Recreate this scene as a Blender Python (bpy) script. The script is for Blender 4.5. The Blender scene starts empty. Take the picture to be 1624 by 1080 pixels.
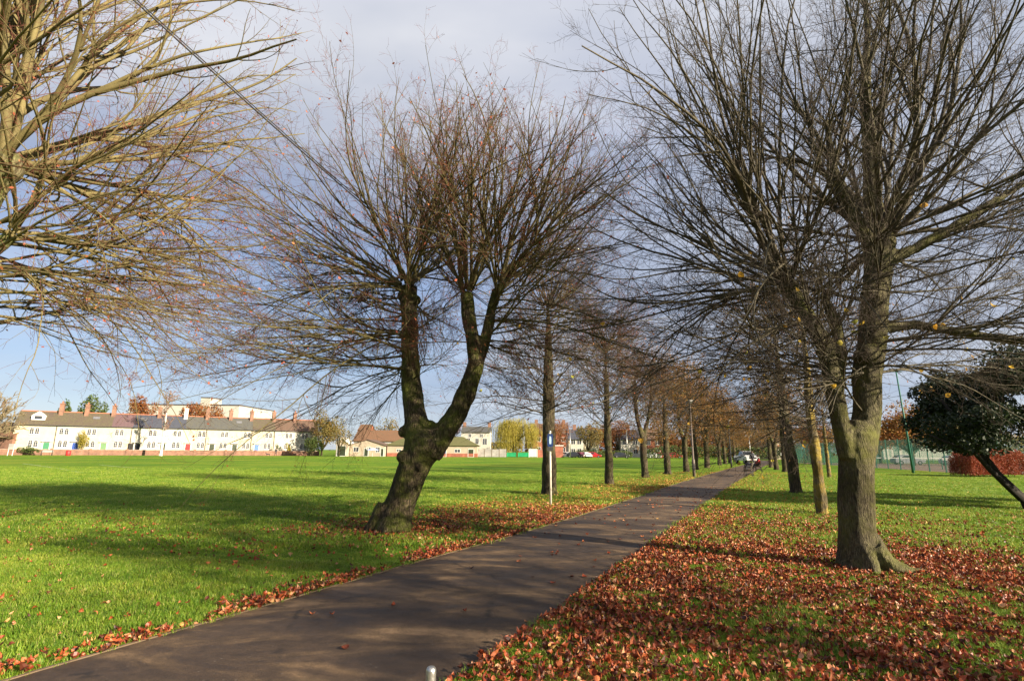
import bpy, bmesh, math, random
import numpy as np
from mathutils import Vector, Matrix, noise as mnoise

scene = bpy.context.scene
COL = scene.collection
R = math.radians

# ------------------------------------------------------------------ camera
CAM_H = 1.55
F_PX = 850.0
PITCH = math.atan(175.0 / 850.0)
ROLL = R(0.46)
cam_data = bpy.data.cameras.new('camera')
cam_data.sensor_width = 36.0
cam_data.lens = 36.0 * F_PX / 1624.0
cam_data.clip_start = 0.05
cam_data.clip_end = 4000.0
cam = bpy.data.objects.new('camera', cam_data)
COL.objects.link(cam)
cam.matrix_world = (Matrix.Translation((0, 0, CAM_H)) @ Matrix.Rotation(R(90) + PITCH, 4, 'X')
                    @ Matrix.Rotation(ROLL, 4, 'Z'))
scene.camera = cam

# ------------------------------------------------------------------ light, sky, exposure
SUN_EL = R(20.5)
SUN_DIR = Vector((0.852 * math.cos(SUN_EL), -0.523 * math.cos(SUN_EL), math.sin(SUN_EL)))
sun_data = bpy.data.lights.new('sun', 'SUN')
sun_data.energy = 5.0
sun_data.angle = R(0.53)
sun_data.color = (1.0, 0.87, 0.67)
sun = bpy.data.objects.new('sun', sun_data)
sun.rotation_euler = (-SUN_DIR).to_track_quat('-Z', 'Y').to_euler()
sun.location = (30, -20, 30)
COL.objects.link(sun)

world = bpy.data.worlds.new('World')
scene.world = world
world.use_nodes = True
wt = world.node_tree
for n in list(wt.nodes):
    wt.nodes.remove(n)


def N(tree, typ, **kw):
    n = tree.nodes.new(typ)
    for k, v in kw.items():
        if k.startswith('i_'):
            n.inputs[k[2:].replace('_', ' ')].default_value = v
        elif k.startswith('n_'):
            n.inputs[int(k[2:])].default_value = v
        else:
            setattr(n, k, v)
    return n


def ramp(tree, fac, stops, interp='LINEAR'):
    r = tree.nodes.new('ShaderNodeValToRGB')
    r.color_ramp.interpolation = interp
    els = r.color_ramp.elements
    while len(els) > 1:
        els.remove(els[-1])
    els[0].position = stops[0][0]
    els[0].color = (*stops[0][1], 1) if len(stops[0][1]) == 3 else stops[0][1]
    for p, c in stops[1:]:
        e = els.new(p)
        e.color = (*c, 1) if len(c) == 3 else c
    tree.links.new(fac, r.inputs[0])
    return r.outputs[0]


def mixc(tree, fac, a, b, blend='MIX'):
    m = tree.nodes.new('ShaderNodeMix')
    m.data_type = 'RGBA'
    m.blend_type = blend
    for sock, v in ((m.inputs[0], fac), (m.inputs[6], a), (m.inputs[7], b)):
        if isinstance(v, bpy.types.NodeSocket):
            tree.links.new(v, sock)
        elif isinstance(v, (int, float)):
            sock.default_value = v
        else:
            sock.default_value = (*v, 1) if len(v) == 3 else v
    return m.outputs[2]


def math_(tree, op, a, b=0.5, c=None, clamp=False):
    m = tree.nodes.new('ShaderNodeMath')
    m.operation = op
    m.use_clamp = clamp
    for i, v in enumerate((a, b, c)):
        if v is None:
            continue
        if isinstance(v, bpy.types.NodeSocket):
            tree.links.new(v, m.inputs[i])
        else:
            m.inputs[i].default_value = v
    return m.outputs[0]


sky = N(wt, 'ShaderNodeTexSky')
sky.sky_type = 'NISHITA'
sky.sun_disc = False
sky.sun_elevation = SUN_EL
sky.sun_rotation = math.atan2(SUN_DIR.x, SUN_DIR.y)
sky.air_density = 1.0
sky.dust_density = 0.6
sky.ozone_density = 1.6
tc = N(wt, 'ShaderNodeTexCoord')
sep = N(wt, 'ShaderNodeSeparateXYZ')
wt.links.new(tc.outputs['Generated'], sep.inputs[0])
zc = math_(wt, 'MAXIMUM', sep.outputs[2], 0.0)
zd = math_(wt, 'ADD', zc, 0.16)
dx = math_(wt, 'DIVIDE', sep.outputs[0], zd)
dy = math_(wt, 'DIVIDE', sep.outputs[1], zd)
comb = N(wt, 'ShaderNodeCombineXYZ')
wt.links.new(dx, comb.inputs[0])
wt.links.new(dy, comb.inputs[1])
n1 = N(wt, 'ShaderNodeTexNoise')
n1.inputs['Scale'].default_value = 0.42
n1.inputs['Detail'].default_value = 7.0
n1.inputs['Roughness'].default_value = 0.52
n1.inputs['Distortion'].default_value = 0.35
mp1 = N(wt, 'ShaderNodeMapping')
mp1.inputs['Location'].default_value = (3.1, 0.6, 0.0)
mp1.inputs['Scale'].default_value = (0.75, 1.15, 1.0)
wt.links.new(comb.outputs[0], mp1.inputs[0])
wt.links.new(mp1.outputs[0], n1.inputs['Vector'])
n2 = N(wt, 'ShaderNodeTexNoise')
n2.inputs['Scale'].default_value = 0.95
n2.inputs['Detail'].default_value = 6.0
n2.inputs['Roughness'].default_value = 0.5
mp2 = N(wt, 'ShaderNodeMapping')
mp2.inputs['Location'].default_value = (1.7, -5.2, 2.0)
mp2.inputs['Scale'].default_value = (0.6, 1.1, 1.0)
wt.links.new(comb.outputs[0], mp2.inputs[0])
wt.links.new(mp2.outputs[0], n2.inputs['Vector'])
# broad bias: thicker veil of cloud toward the right of the view, opener blue to the left
bias = math_(wt, 'MULTIPLY_ADD', sep.outputs[0], 0.14, 0.085)
cov = math_(wt, 'ADD', n1.outputs[0], bias)
# clear band of pale blue close to the horizon
low = ramp(wt, zc, [(0.0, (0, 0, 0)), (0.10, (0.15, 0.15, 0.15)), (0.22, (1, 1, 1))])
covr = ramp(wt, cov, [(0.40, (0.10, 0.10, 0.10)), (0.54, (0.70, 0.70, 0.70)), (0.66, (0.98, 0.98, 0.98))])
lowm = math_(wt, 'MULTIPLY_ADD', low, 0.5, 0.5)
mask = math_(wt, 'MULTIPLY', covr, lowm)
cloudc = ramp(wt, n2.outputs[0], [(0.36, (1.22, 1.38, 1.78)), (0.45, (1.50, 1.64, 1.98)),
                                  (0.53, (1.82, 1.92, 2.18)), (0.63, (2.40, 2.44, 2.60))])
haz = ramp(wt, zc, [(0.0, (1.40, 1.66, 2.05)), (0.12, (0.95, 1.28, 1.95)), (0.5, (0.66, 0.88, 1.62)), (1.0, (0.5, 0.72, 1.45))])
skyb = mixc(wt, 0.85, sky.outputs[0], haz)
skyc = mixc(wt, mask, skyb, cloudc)
bg = N(wt, 'ShaderNodeBackground')
bg.inputs['Strength'].default_value = 0.115
wt.links.new(skyc, bg.inputs['Color'])
wo = N(wt, 'ShaderNodeOutputWorld')
wt.links.new(bg.outputs[0], wo.inputs[0])

scene.view_settings.view_transform = 'Standard'
scene.view_settings.look = 'None'
scene.view_settings.exposure = 1.55
scene.view_settings.gamma = 1.0
scene.view_settings.use_curve_mapping = False
scene.cycles.max_bounces = 6
scene.cycles.transparent_max_bounces = 16


# ------------------------------------------------------------------ helpers
def ray(px, py):
    u = (px - 812.0) / F_PX
    v = (540.0 - py) / F_PX
    c, s = math.cos(ROLL), math.sin(ROLL)
    x = c * u - s * v
    y = s * u + c * v
    return np.array([x, math.cos(PITCH) - math.sin(PITCH) * y, math.sin(PITCH) + math.cos(PITCH) * y])


def at(px, py, Y):
    r = ray(px, py)
    t = Y / r[1]
    return np.array([r[0] * t, Y, CAM_H + r[2] * t])


def ground(px, py):
    r = ray(px, py)
    t = -CAM_H / r[2]
    return np.array([r[0] * t, r[1] * t, 0.0])


def tag(o, label=None, cat=None, group=None, kind=None):
    if label:
        o['label'] = label
    if cat:
        o['category'] = cat
    if group:
        o['group'] = group
    if kind:
        o['kind'] = kind
    return o


def empty(name, loc, rz=0.0, label=None, cat=None, group=None):
    o = bpy.data.objects.new(name, None)
    o.empty_display_size = 0.3
    COL.objects.link(o)
    o.location = loc
    o.rotation_euler = (0, 0, rz)
    tag(o, label, cat, group)
    return o


def link(name, me, parent=None, mats=None, smooth=False):
    if mats is not None:
        for m in (mats if isinstance(mats, (list, tuple)) else [mats]):
            me.materials.append(m)
    if smooth:
        me.polygons.foreach_set('use_smooth', np.ones(len(me.polygons), dtype=bool))
    o = bpy.data.objects.new(name, me)
    COL.objects.link(o)
    if parent is not None:
        o.parent = parent
    return o


def mesh_np(name, V, Q, midx=None):
    """mesh from vertex array and quad index array"""
    V = np.asarray(V, dtype=np.float32).reshape(-1, 3)
    Q = np.asarray(Q, dtype=np.int32)
    k = Q.shape[1]
    me = bpy.data.meshes.new(name)
    me.vertices.add(len(V))
    me.vertices.foreach_set('co', V.ravel())
    me.loops.add(Q.size)
    me.loops.foreach_set('vertex_index', Q.ravel())
    me.polygons.add(len(Q))
    me.polygons.foreach_set('loop_start', np.arange(0, Q.size, k, dtype=np.int32))
    if midx is not None:
        me.polygons.foreach_set('material_index', np.asarray(midx, dtype=np.int32))
    me.update(calc_edges=True)
    return me


def copy_tree(o, parent=None, name=None):
    c = o.copy()
    COL.objects.link(c)
    if parent is not None:
        c.parent = parent
    for ch in o.children:
        copy_tree(ch, c)
    return c


class MB:
    """collects primitives into one mesh"""

    def __init__(self):
        self.v, self.f, self.m = [], [], []

    def add(self, vs, fs, mi=0):
        b = len(self.v)
        self.v += [tuple(map(float, p)) for p in vs]
        self.f += [tuple(i + b for i in f) for f in fs]
        self.m += [mi] * len(fs)
        return self

    def box(self, x0, x1, y0, y1, z0, z1, mi=0, M=None):
        vs = [(x0, y0, z0), (x1, y0, z0), (x1, y1, z0), (x0, y1, z0),
              (x0, y0, z1), (x1, y0, z1), (x1, y1, z1), (x0, y1, z1)]
        if M is not None:
            vs = [M @ Vector(p) for p in vs]
        return self.add(vs, [(3, 2, 1, 0), (4, 5, 6, 7), (0, 1, 5, 4), (1, 2, 6, 5), (2, 3, 7, 6), (3, 0, 4, 7)], mi)

    def prism(self, pts, y0, y1, mi=0):
        """polygon in xz extruded in y; pts counter-clockwise seen from -y"""
        n = len(pts)
        vs = [(x, y0, z) for x, z in pts] + [(x, y1, z) for x, z in pts]
        fs = [tuple(range(n)), tuple(range(2 * n - 1, n - 1, -1))]
        fs += [(i, i + n, (i + 1) % n + n, (i + 1) % n) for i in range(n)]
        return self.add(vs, fs, mi)

    def prismx(self, pts, x0, x1, mi=0):
        """polygon in yz extruded in x"""
        n = len(pts)
        vs = [(x0, y, z) for y, z in pts] + [(x1, y, z) for y, z in pts]
        fs = [tuple(range(n - 1, -1, -1)), tuple(range(n, 2 * n))]
        fs += [(i, (i + 1) % n, (i + 1) % n + n, i + n) for i in range(n)]
        return self.add(vs, fs, mi)

    def tube(self, pts, rad, sides=8, mi=0, cap=True):
        pts = [Vector(p) for p in pts]
        if isinstance(rad, (int, float)):
            rad = [rad] * len(pts)
        b = len(self.v)
        mean = (pts[-1] - pts[0])
        if mean.length < 1e-6:
            mean = Vector((0, 0, 1))
        ref = mean.normalized().orthogonal()
        for i, p in enumerate(pts):
            t = (pts[min(i + 1, len(pts) - 1)] - pts[max(i - 1, 0)]).normalized()
            u = t.cross(ref).normalized()
            w = t.cross(u)
            for k in range(sides):
                a = 2 * math.pi * k / sides
                q = p + (u * math.cos(a) + w * math.sin(a)) * rad[i]
                self.v.append(tuple(q))
        for i in range(len(pts) - 1):
            for k in range(sides):
                k2 = (k + 1) % sides
                self.f.append((b + i * sides + k, b + i * sides + k2, b + (i + 1) * sides + k2, b + (i + 1) * sides + k))
                self.m.append(mi)
        if cap:
            self.f.append(tuple(b + k for k in range(sides - 1, -1, -1)))
            self.f.append(tuple(b + (len(pts) - 1) * sides + k for k in range(sides)))
            self.m += [mi, mi]
        return self

    def ball(self, c, r, seg=10, ring=6, mi=0, sc=(1, 1, 1)):
        b = len(self.v)
        for i in range(ring + 1):
            th = math.pi * i / ring
            for k in range(seg):
                ph = 2 * math.pi * k / seg
                self.v.append((c[0] + r * sc[0] * math.sin(th) * math.cos(ph), c[1] + r * sc[1] * math.sin(th) * math.sin(ph),
                               c[2] + r * sc[2] * math.cos(th)))
        for i in range(ring):
            for k in range(seg):
                k2 = (k + 1) % seg
                self.f.append((b + i * seg + k, b + (i + 1) * seg + k, b + (i + 1) * seg + k2, b + i * seg + k2))
                self.m.append(mi)
        return self

    def mesh(self, name):
        me = bpy.data.meshes.new(name)
        me.from_pydata(self.v, [], self.f)
        me.polygons.foreach_set('material_index', self.m)
        me.update()
        return me

    def build(self, name, mats, parent=None, smooth=False, bevel=0.0):
        o = link(name, self.mesh(name), parent, mats, smooth)
        if bevel > 0:
            md = o.modifiers.new('bevel', 'BEVEL')
            md.width = bevel
            md.segments = 2
            md.limit_method = 'ANGLE'
        return o


# ------------------------------------------------------------------ materials
def new_mat(name):
    m = bpy.data.materials.new(name)
    m.use_nodes = True
    t = m.node_tree
    b = t.nodes['Principled BSDF']
    return m, t, b


def mat(name, col, rough=0.75, var=0.25, scale=3.0, bump=0.0, bscale=40.0, metal=0.0, spec=0.35, stretch=(1, 1, 1)):
    """colour with blotchy variation and optional fine relief, in object space"""
    m, t, b = new_mat(name)
    tcn = N(t, 'ShaderNodeTexCoord')
    mp = N(t, 'ShaderNodeMapping')
    mp.inputs['Scale'].default_value = stretch
    t.links.new(tcn.outputs['Object'], mp.inputs[0])
    nz = N(t, 'ShaderNodeTexNoise')
    nz.inputs['Scale'].default_value = scale
    nz.inputs['Detail'].default_value = 6
    nz.inputs['Roughness'].default_value = 0.6
    t.links.new(mp.outputs[0], nz.inputs['Vector'])
    lo = tuple(c * (1 - var) for c in col)
    hi = tuple(min(1, c * (1 + var)) for c in col)
    t.links.new(ramp(t, nz.outputs[0], [(0.3, lo), (0.7, hi)]), b.inputs['Base Color'])
    b.inputs['Roughness'].default_value = rough
    b.inputs['Metallic'].default_value = metal
    b.inputs['Specular IOR Level'].default_value = spec
    if bump > 0:
        n2_ = N(t, 'ShaderNodeTexNoise')
        n2_.inputs['Scale'].default_value = bscale
        n2_.inputs['Detail'].default_value = 4
        t.links.new(mp.outputs[0], n2_.inputs['Vector'])
        bp = N(t, 'ShaderNodeBump')
        bp.inputs['Strength'].default_value = bump
        bp.inputs['Distance'].default_value = 0.02
        t.links.new(n2_.outputs[0], bp.inputs['Height'])
        t.links.new(bp.outputs[0], b.inputs['Normal'])
    return m


def bark_mat(name, base, light, moss, moss_amt=0.5, fiss=26.0):
    m, t, b = new_mat(name)
    tcn = N(t, 'ShaderNodeTexCoord')
    mp = N(t, 'ShaderNodeMapping')
    mp.inputs['Scale'].default_value = (1, 1, 0.22)
    t.links.new(tcn.outputs['Object'], mp.inputs[0])
    v = N(t, 'ShaderNodeTexNoise')
    v.inputs['Scale'].default_value = fiss
    v.inputs['Detail'].default_value = 5
    v.inputs['Roughness'].default_value = 0.65
    v.inputs['Distortion'].default_value = 0.15
    t.links.new(mp.outputs[0], v.inputs['Vector'])
    c1 = ramp(t, v.outputs[0], [(0.34, tuple(c * 0.42 for c in base)), (0.50, base), (0.66, light)])
    n = N(t, 'ShaderNodeTexNoise')
    n.inputs['Scale'].default_value = 3.2
    n.inputs['Detail'].default_value = 8
    n.inputs['Roughness'].default_value = 0.7
    t.links.new(tcn.outputs['Object'], n.inputs['Vector'])
    mm = ramp(t, n.outputs[0], [(0.60 - 0.3 * moss_amt, (0, 0, 0)), (0.78 - 0.25 * moss_amt, (1, 1, 1))])
    mf = math_(t, 'MULTIPLY', mm, 0.8)
    c2 = mixc(t, mf, c1, moss)
    n3 = N(t, 'ShaderNodeTexNoise')
    n3.inputs['Scale'].default_value = 1.3
    n3.inputs['Detail'].default_value = 5
    t.links.new(tcn.outputs['Object'], n3.inputs['Vector'])
    dk = ramp(t, n3.outputs[0], [(0.36, (0.55, 0.52, 0.5)), (0.6, (1.1, 1.1, 1.05))])
    c3 = mixc(t, 1.0, c2, dk, 'MULTIPLY')
    t.links.new(c3, b.inputs['Base Color'])
    b.inputs['Roughness'].default_value = 0.9
    b.inputs['Specular IOR Level'].default_value = 0.2
    bp = N(t, 'ShaderNodeBump')
    bp.inputs['Strength'].default_value = 1.0
    bp.inputs['Distance'].default_value = 0.05
    t.links.new(v.outputs[0], bp.inputs['Height'])
    t.links.new(bp.outputs[0], b.inputs['Normal'])
    return m


def leaf_mat(name, stops, trans=0.35, rough=0.6):
    """colour picked at random per instance or per leaf island, light passes through"""
    m = bpy.data.materials.new(name)
    m.use_nodes = True
    t = m.node_tree
    for n in list(t.nodes):
        t.nodes.remove(n)
    oi = N(t, 'ShaderNodeObjectInfo')
    geo = N(t, 'ShaderNodeNewGeometry')
    s = math_(t, 'ADD', oi.outputs['Random'], geo.outputs['Random Per Island'])
    fr = math_(t, 'FRACT', s)
    col = ramp(t, fr, stops)
    d = N(t, 'ShaderNodeBsdfPrincipled')
    d.inputs['Roughness'].default_value = rough
    d.inputs['Specular IOR Level'].default_value = 0.3
    tr = N(t, 'ShaderNodeBsdfTranslucent')
    t.links.new(col, d.inputs['Base Color'])
    t.links.new(col, tr.inputs['Color'])
    mx = N(t, 'ShaderNodeMixShader')
    mx.inputs[0].default_value = trans
    t.links.new(d.outputs[0], mx.inputs[1])
    t.links.new(tr.outputs[0], mx.inputs[2])
    out = N(t, 'ShaderNodeOutputMaterial')
    t.links.new(mx.outputs[0], out.inputs[0])
    return m


M = {}
M['bark_left'] = bark_mat('bark_olive', (0.15, 0.125, 0.07), (0.30, 0.27, 0.16), (0.14, 0.17, 0.035), 0.55)
M['bark_mid'] = bark_mat('bark_dark_mossy', (0.055, 0.042, 0.026), (0.20, 0.155, 0.10), (0.105, 0.125, 0.018), 0.6, 40.0)
M['bark_right'] = bark_mat('bark_grey_green', (0.095, 0.082, 0.050), (0.205, 0.178, 0.108), (0.115, 0.118, 0.025), 0.55, 55.0)
M['bark_row'] = bark_mat('bark_brown', (0.055, 0.043, 0.027), (0.13, 0.105, 0.065), (0.085, 0.09, 0.02), 0.4)
M['bark_lichen'] = bark_mat('bark_yellow_lichen', (0.12, 0.095, 0.055), (0.24, 0.20, 0.12), (0.34, 0.24, 0.03), 0.6)
M['shoot_olive'] = mat('shoot_olive', (0.135, 0.108, 0.042), 0.8, 0.45, 2.5, 0.3, 60)
M['shoot_dark'] = mat('shoot_dark', (0.100, 0.082, 0.030), 0.8, 0.5, 2.5, 0.3, 60)
M['shoot_grey'] = mat('shoot_grey', (0.068, 0.056, 0.034), 0.8, 0.5, 2.5, 0.3, 60)
M['twig_red'] = mat('twig_red', (0.135, 0.046, 0.028), 0.75, 0.35, 1.5)
M['shoot_row'] = mat('shoot_row', (0.088, 0.066, 0.036), 0.8, 0.5, 2.5, 0.3, 60)
M['twig_brown'] = mat('twig_brown', (0.055, 0.036, 0.025), 0.75, 0.35, 1.5)
M['twig_ochre'] = mat('twig_ochre', (0.10, 0.055, 0.032), 0.75, 0.35, 1.0)
M['birch_bark'] = mat('birch_bark', (0.6, 0.57, 0.5), 0.8, 0.3, 6)

# ------------------------------------------------------------------ path geometry (plan)
PL = np.array([(-4.6, 1.2), (-3.36, 4.07), (-1.95, 6.8), (-1.08, 8.45), (-0.05, 10.3), (0.97, 12.3), (3.65, 17.8),
               (7.0, 25.0), (10.3, 31.9), (16.5, 44.2), (23.6, 58.5), (34.0, 79.0), (52.0, 115.0)])
PR = np.array([(-1.75, 1.2), (-0.42, 4.02), (0.27, 5.43), (0.93, 6.74), (1.62, 8.14), (2.54, 9.98), (5.94, 17.0),
               (9.55, 24.5), (12.9, 31.2), (19.1, 43.5), (26.2, 57.8), (36.6, 78.0), (54.6, 113.7)])


def densify(P, n=160):
    d = np.r_[0, np.cumsum(np.linalg.norm(np.diff(P, axis=0), axis=1))]
    # smooth by sampling with cubic-ish averaging
    s = (np.linspace(0, 1, n) ** 1.6) * d[-1]
    q = np.stack([np.interp(s, d, P[:, 0]), np.interp(s, d, P[:, 1])], 1)
    for _ in range(4):
        q[1:-1] = 0.25 * q[:-2] + 0.5 * q[1:-1] + 0.25 * q[2:]
    return q


PLs, PRs = densify(PL), densify(PR)
rngp = np.random.default_rng(5)
wobL = np.convolve(rngp.normal(0, 1, len(PLs)), np.ones(3) / 3, 'same') * 0.018
wobR = np.convolve(rngp.normal(0, 1, len(PRs)), np.ones(3) / 3, 'same') * 0.03
PLs[:, 0] += wobL
PRs[:, 0] += wobR


def side_dist(x, y):
    """distance outside the left edge (>0 on the left) and the right edge (>0 on the right)"""
    xl = np.interp(y, PLs[:, 1], PLs[:, 0])
    xr = np.interp(y, PRs[:, 1], PRs[:, 0])
    return (xl - x) * 0.88, (x - xr) * 0.88


def snoise(x, y, sc, seed=0):
    """cheap smooth value noise in numpy"""
    x = np.asarray(x) * sc + seed * 17.3
    y = np.asarray(y) * sc + seed * 9.1
    xi, yi = np.floor(x).astype(np.int64), np.floor(y).astype(np.int64)
    fx, fy = x - xi, y - yi
    fx, fy = fx * fx * (3 - 2 * fx), fy * fy * (3 - 2 * fy)

    def h(a, b):
        n = (a * 374761393 + b * 668265263 + seed * 1442695) & 0x7fffffff
        n = ((n ^ (n >> 13)) * 1274126177) & 0x7fffffff
        return ((n ^ (n >> 16)) & 0xffff) / 65535.0
    return (h(xi, yi) * (1 - fx) + h(xi + 1, yi) * fx) * (1 - fy) + (h(xi, yi + 1) * (1 - fx) + h(xi + 1, yi + 1) * fx) * fy


def litter(x, y):
    """0..1 cover of fallen leaves at a ground point"""
    x, y = np.asarray(x, float), np.asarray(y, float)
    dl, dr = side_dist(x, y)
    nz = 0.55 * snoise(x, y, 0.9, 1) + 0.45 * snoise(x, y, 2.7, 2)
    # right side
    near = np.clip((12.5 - y - 0.50 * np.maximum(x - 4.5, 0)) / 4.5, 0, 1)
    right = (near * 0.85 + 0.12) * np.clip(1.15 - np.maximum(dr - 3.5, 0) / 5.0, 0.05, 1)
    strip = np.exp(-np.maximum(dr - 0.3, 0) / 3.2) * np.clip(0.75 - (y - 10) / 60, 0.3, 0.75)
    right = np.maximum(right * np.clip((18.0 - y) / 4.0, 0, 1), strip)
    hf = 0.5 * snoise(x, y, 5.5, 21) + 0.5 * snoise(x, y, 11.0, 22)
    right = right * np.clip(0.50 + 1.0 * (nz - 0.35) + 1.5 * (hf - 0.45), 0.04, 1.15)
    # left side
    patch = np.clip((y - 8.8) / 3.5, 0, 1) * np.clip((44 - y) / 22, 0.35, 1) * np.clip(1.25 - dl / 3.9, 0, 1)
    edge = np.exp(-np.maximum(dl - 0.1, 0) / 0.22) * np.clip(0.15 + 1.9 * (snoise(x, y, 1.6, 3) - 0.25), 0, 1)
    lawn = 0.008 + 0.045 * np.clip(3.0 * (nz - 0.45), 0, 1) * (y < 16)
    left = np.maximum(np.maximum(patch * np.clip(0.3 + 1.6 * (nz - 0.2), 0, 1), edge), lawn * np.clip((28 - y) / 14, 0, 1))
    out = np.where(dr > 0, right, np.where(dl > 0, left, 0.0))
    return np.clip(out, 0, 1)


# ------------------------------------------------------------------ ground sheet
def axis(*segs):
    a = [np.arange(s, e, st) for s, e, st in segs]
    return np.concatenate(a + [[segs[-1][1]]])


gx = axis((-2500, -400, 300), (-400, -60, 34), (-60, -14, 2.5), (-14, 42, 0.5), (42, 80, 2.5), (80, 400, 32), (400, 2500, 300))
gy = axis((-300, -20, 40), (-20, 0, 4), (0, 60, 0.5), (60, 140, 2.0), (140, 500, 30), (500, 3200, 300))
GX, GY = np.meshgrid(gx, gy, indexing='ij')
nx, ny = len(gx), len(gy)
GZ = np.zeros_like(GX)
idx = np.arange(nx * ny).reshape(nx, ny)
Q = np.stack([idx[:-1, :-1], idx[1:, :-1], idx[1:, 1:], idx[:-1, 1:]], -1).reshape(-1, 4)
gme = mesh_np('grass_ground', np.stack([GX, GY, GZ], -1), Q)
lit = litter(GX, GY).ravel()
dl_, dr_ = side_dist(GX, GY)
lit = np.where((dl_.ravel() < 0) & (dr_.ravel() < 0), 0.5, lit)
att = gme.attributes.new('litter', 'FLOAT', 'POINT')
att.data.foreach_set('value', lit.astype(np.float32))


def grass_ground_mat():
    m, t, b = new_mat('grass_ground')
    tcn = N(t, 'ShaderNodeTexCoord')
    big = N(t, 'ShaderNodeTexNoise', i_Scale=0.11, i_Detail=5.0, i_Roughness=0.55)
    mid = N(t, 'ShaderNodeTexNoise', i_Scale=1.3, i_Detail=6.0, i_Roughness=0.65)
    fine = N(t, 'ShaderNodeTexNoise', i_Scale=16.0, i_Detail=5.0, i_Roughness=0.7)
    for n in (big, mid, fine):
        t.links.new(tcn.outputs['Object'], n.inputs['Vector'])
    g1 = ramp(t, big.outputs[0], [(0.34, (0.080, 0.166, 0.010)), (0.5, (0.122, 0.204, 0.013)), (0.66, (0.190, 0.226, 0.022))])
    g2 = ramp(t, mid.outputs[0], [(0.3, (0.72, 0.78, 0.7)), (0.7, (1.22, 1.15, 1.15))])
    g3 = ramp(t, fine.outputs[0], [(0.3, (0.55, 0.58, 0.5)), (0.7, (1.35, 1.35, 1.3))])
    g = mixc(t, 1.0, mixc(t, 1.0, g1, g2, 'MULTIPLY'), g3, 'MULTIPLY')
    # near the camera the soil and thatch between the real blades is darker in itself
    la = N(t, 'ShaderNodeAttribute')
    la.attribute_name = 'litter'
    ln = N(t, 'ShaderNodeTexNoise', i_Scale=11.0, i_Detail=3.0, i_Roughness=0.6)
    t.links.new(tcn.outputs['Object'], ln.inputs['Vector'])
    thr = math_(t, 'SUBTRACT', ln.outputs[0], math_(t, 'SUBTRACT', 0.72, math_(t, 'MULTIPLY', la.outputs['Fac'], 0.42)))
    lm = math_(t, 'MULTIPLY', thr, 9.0, clamp=True)
    lcn = N(t, 'ShaderNodeTexNoise', i_Scale=23.0, i_Detail=2.0)
    t.links.new(tcn.outputs['Object'], lcn.inputs['Vector'])
    lc = ramp(t, lcn.outputs[0], [(0.3, (0.10, 0.035, 0.015)), (0.5, (0.26, 0.10, 0.03)), (0.7, (0.36, 0.21, 0.05))])
    col = mixc(t, lm, g, lc)
    t.links.new(col, b.inputs['Base Color'])
    b.inputs['Roughness'].default_value = 0.95
    b.inputs['Specular IOR Level'].default_value = 0.1
    bp = N(t, 'ShaderNodeBump')
    bp.inputs['Strength'].default_value = 1.0
    bp.inputs['Distance'].default_value = 0.05
    t.links.new(math_(t, 'ADD', fine.outputs[0], mid.outputs[0]), bp.inputs['Height'])
    t.links.new(bp.outputs[0], b.inputs['Normal'])
    return m


tag(link('grass_ground', gme, None, grass_ground_mat()), kind='structure')


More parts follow.
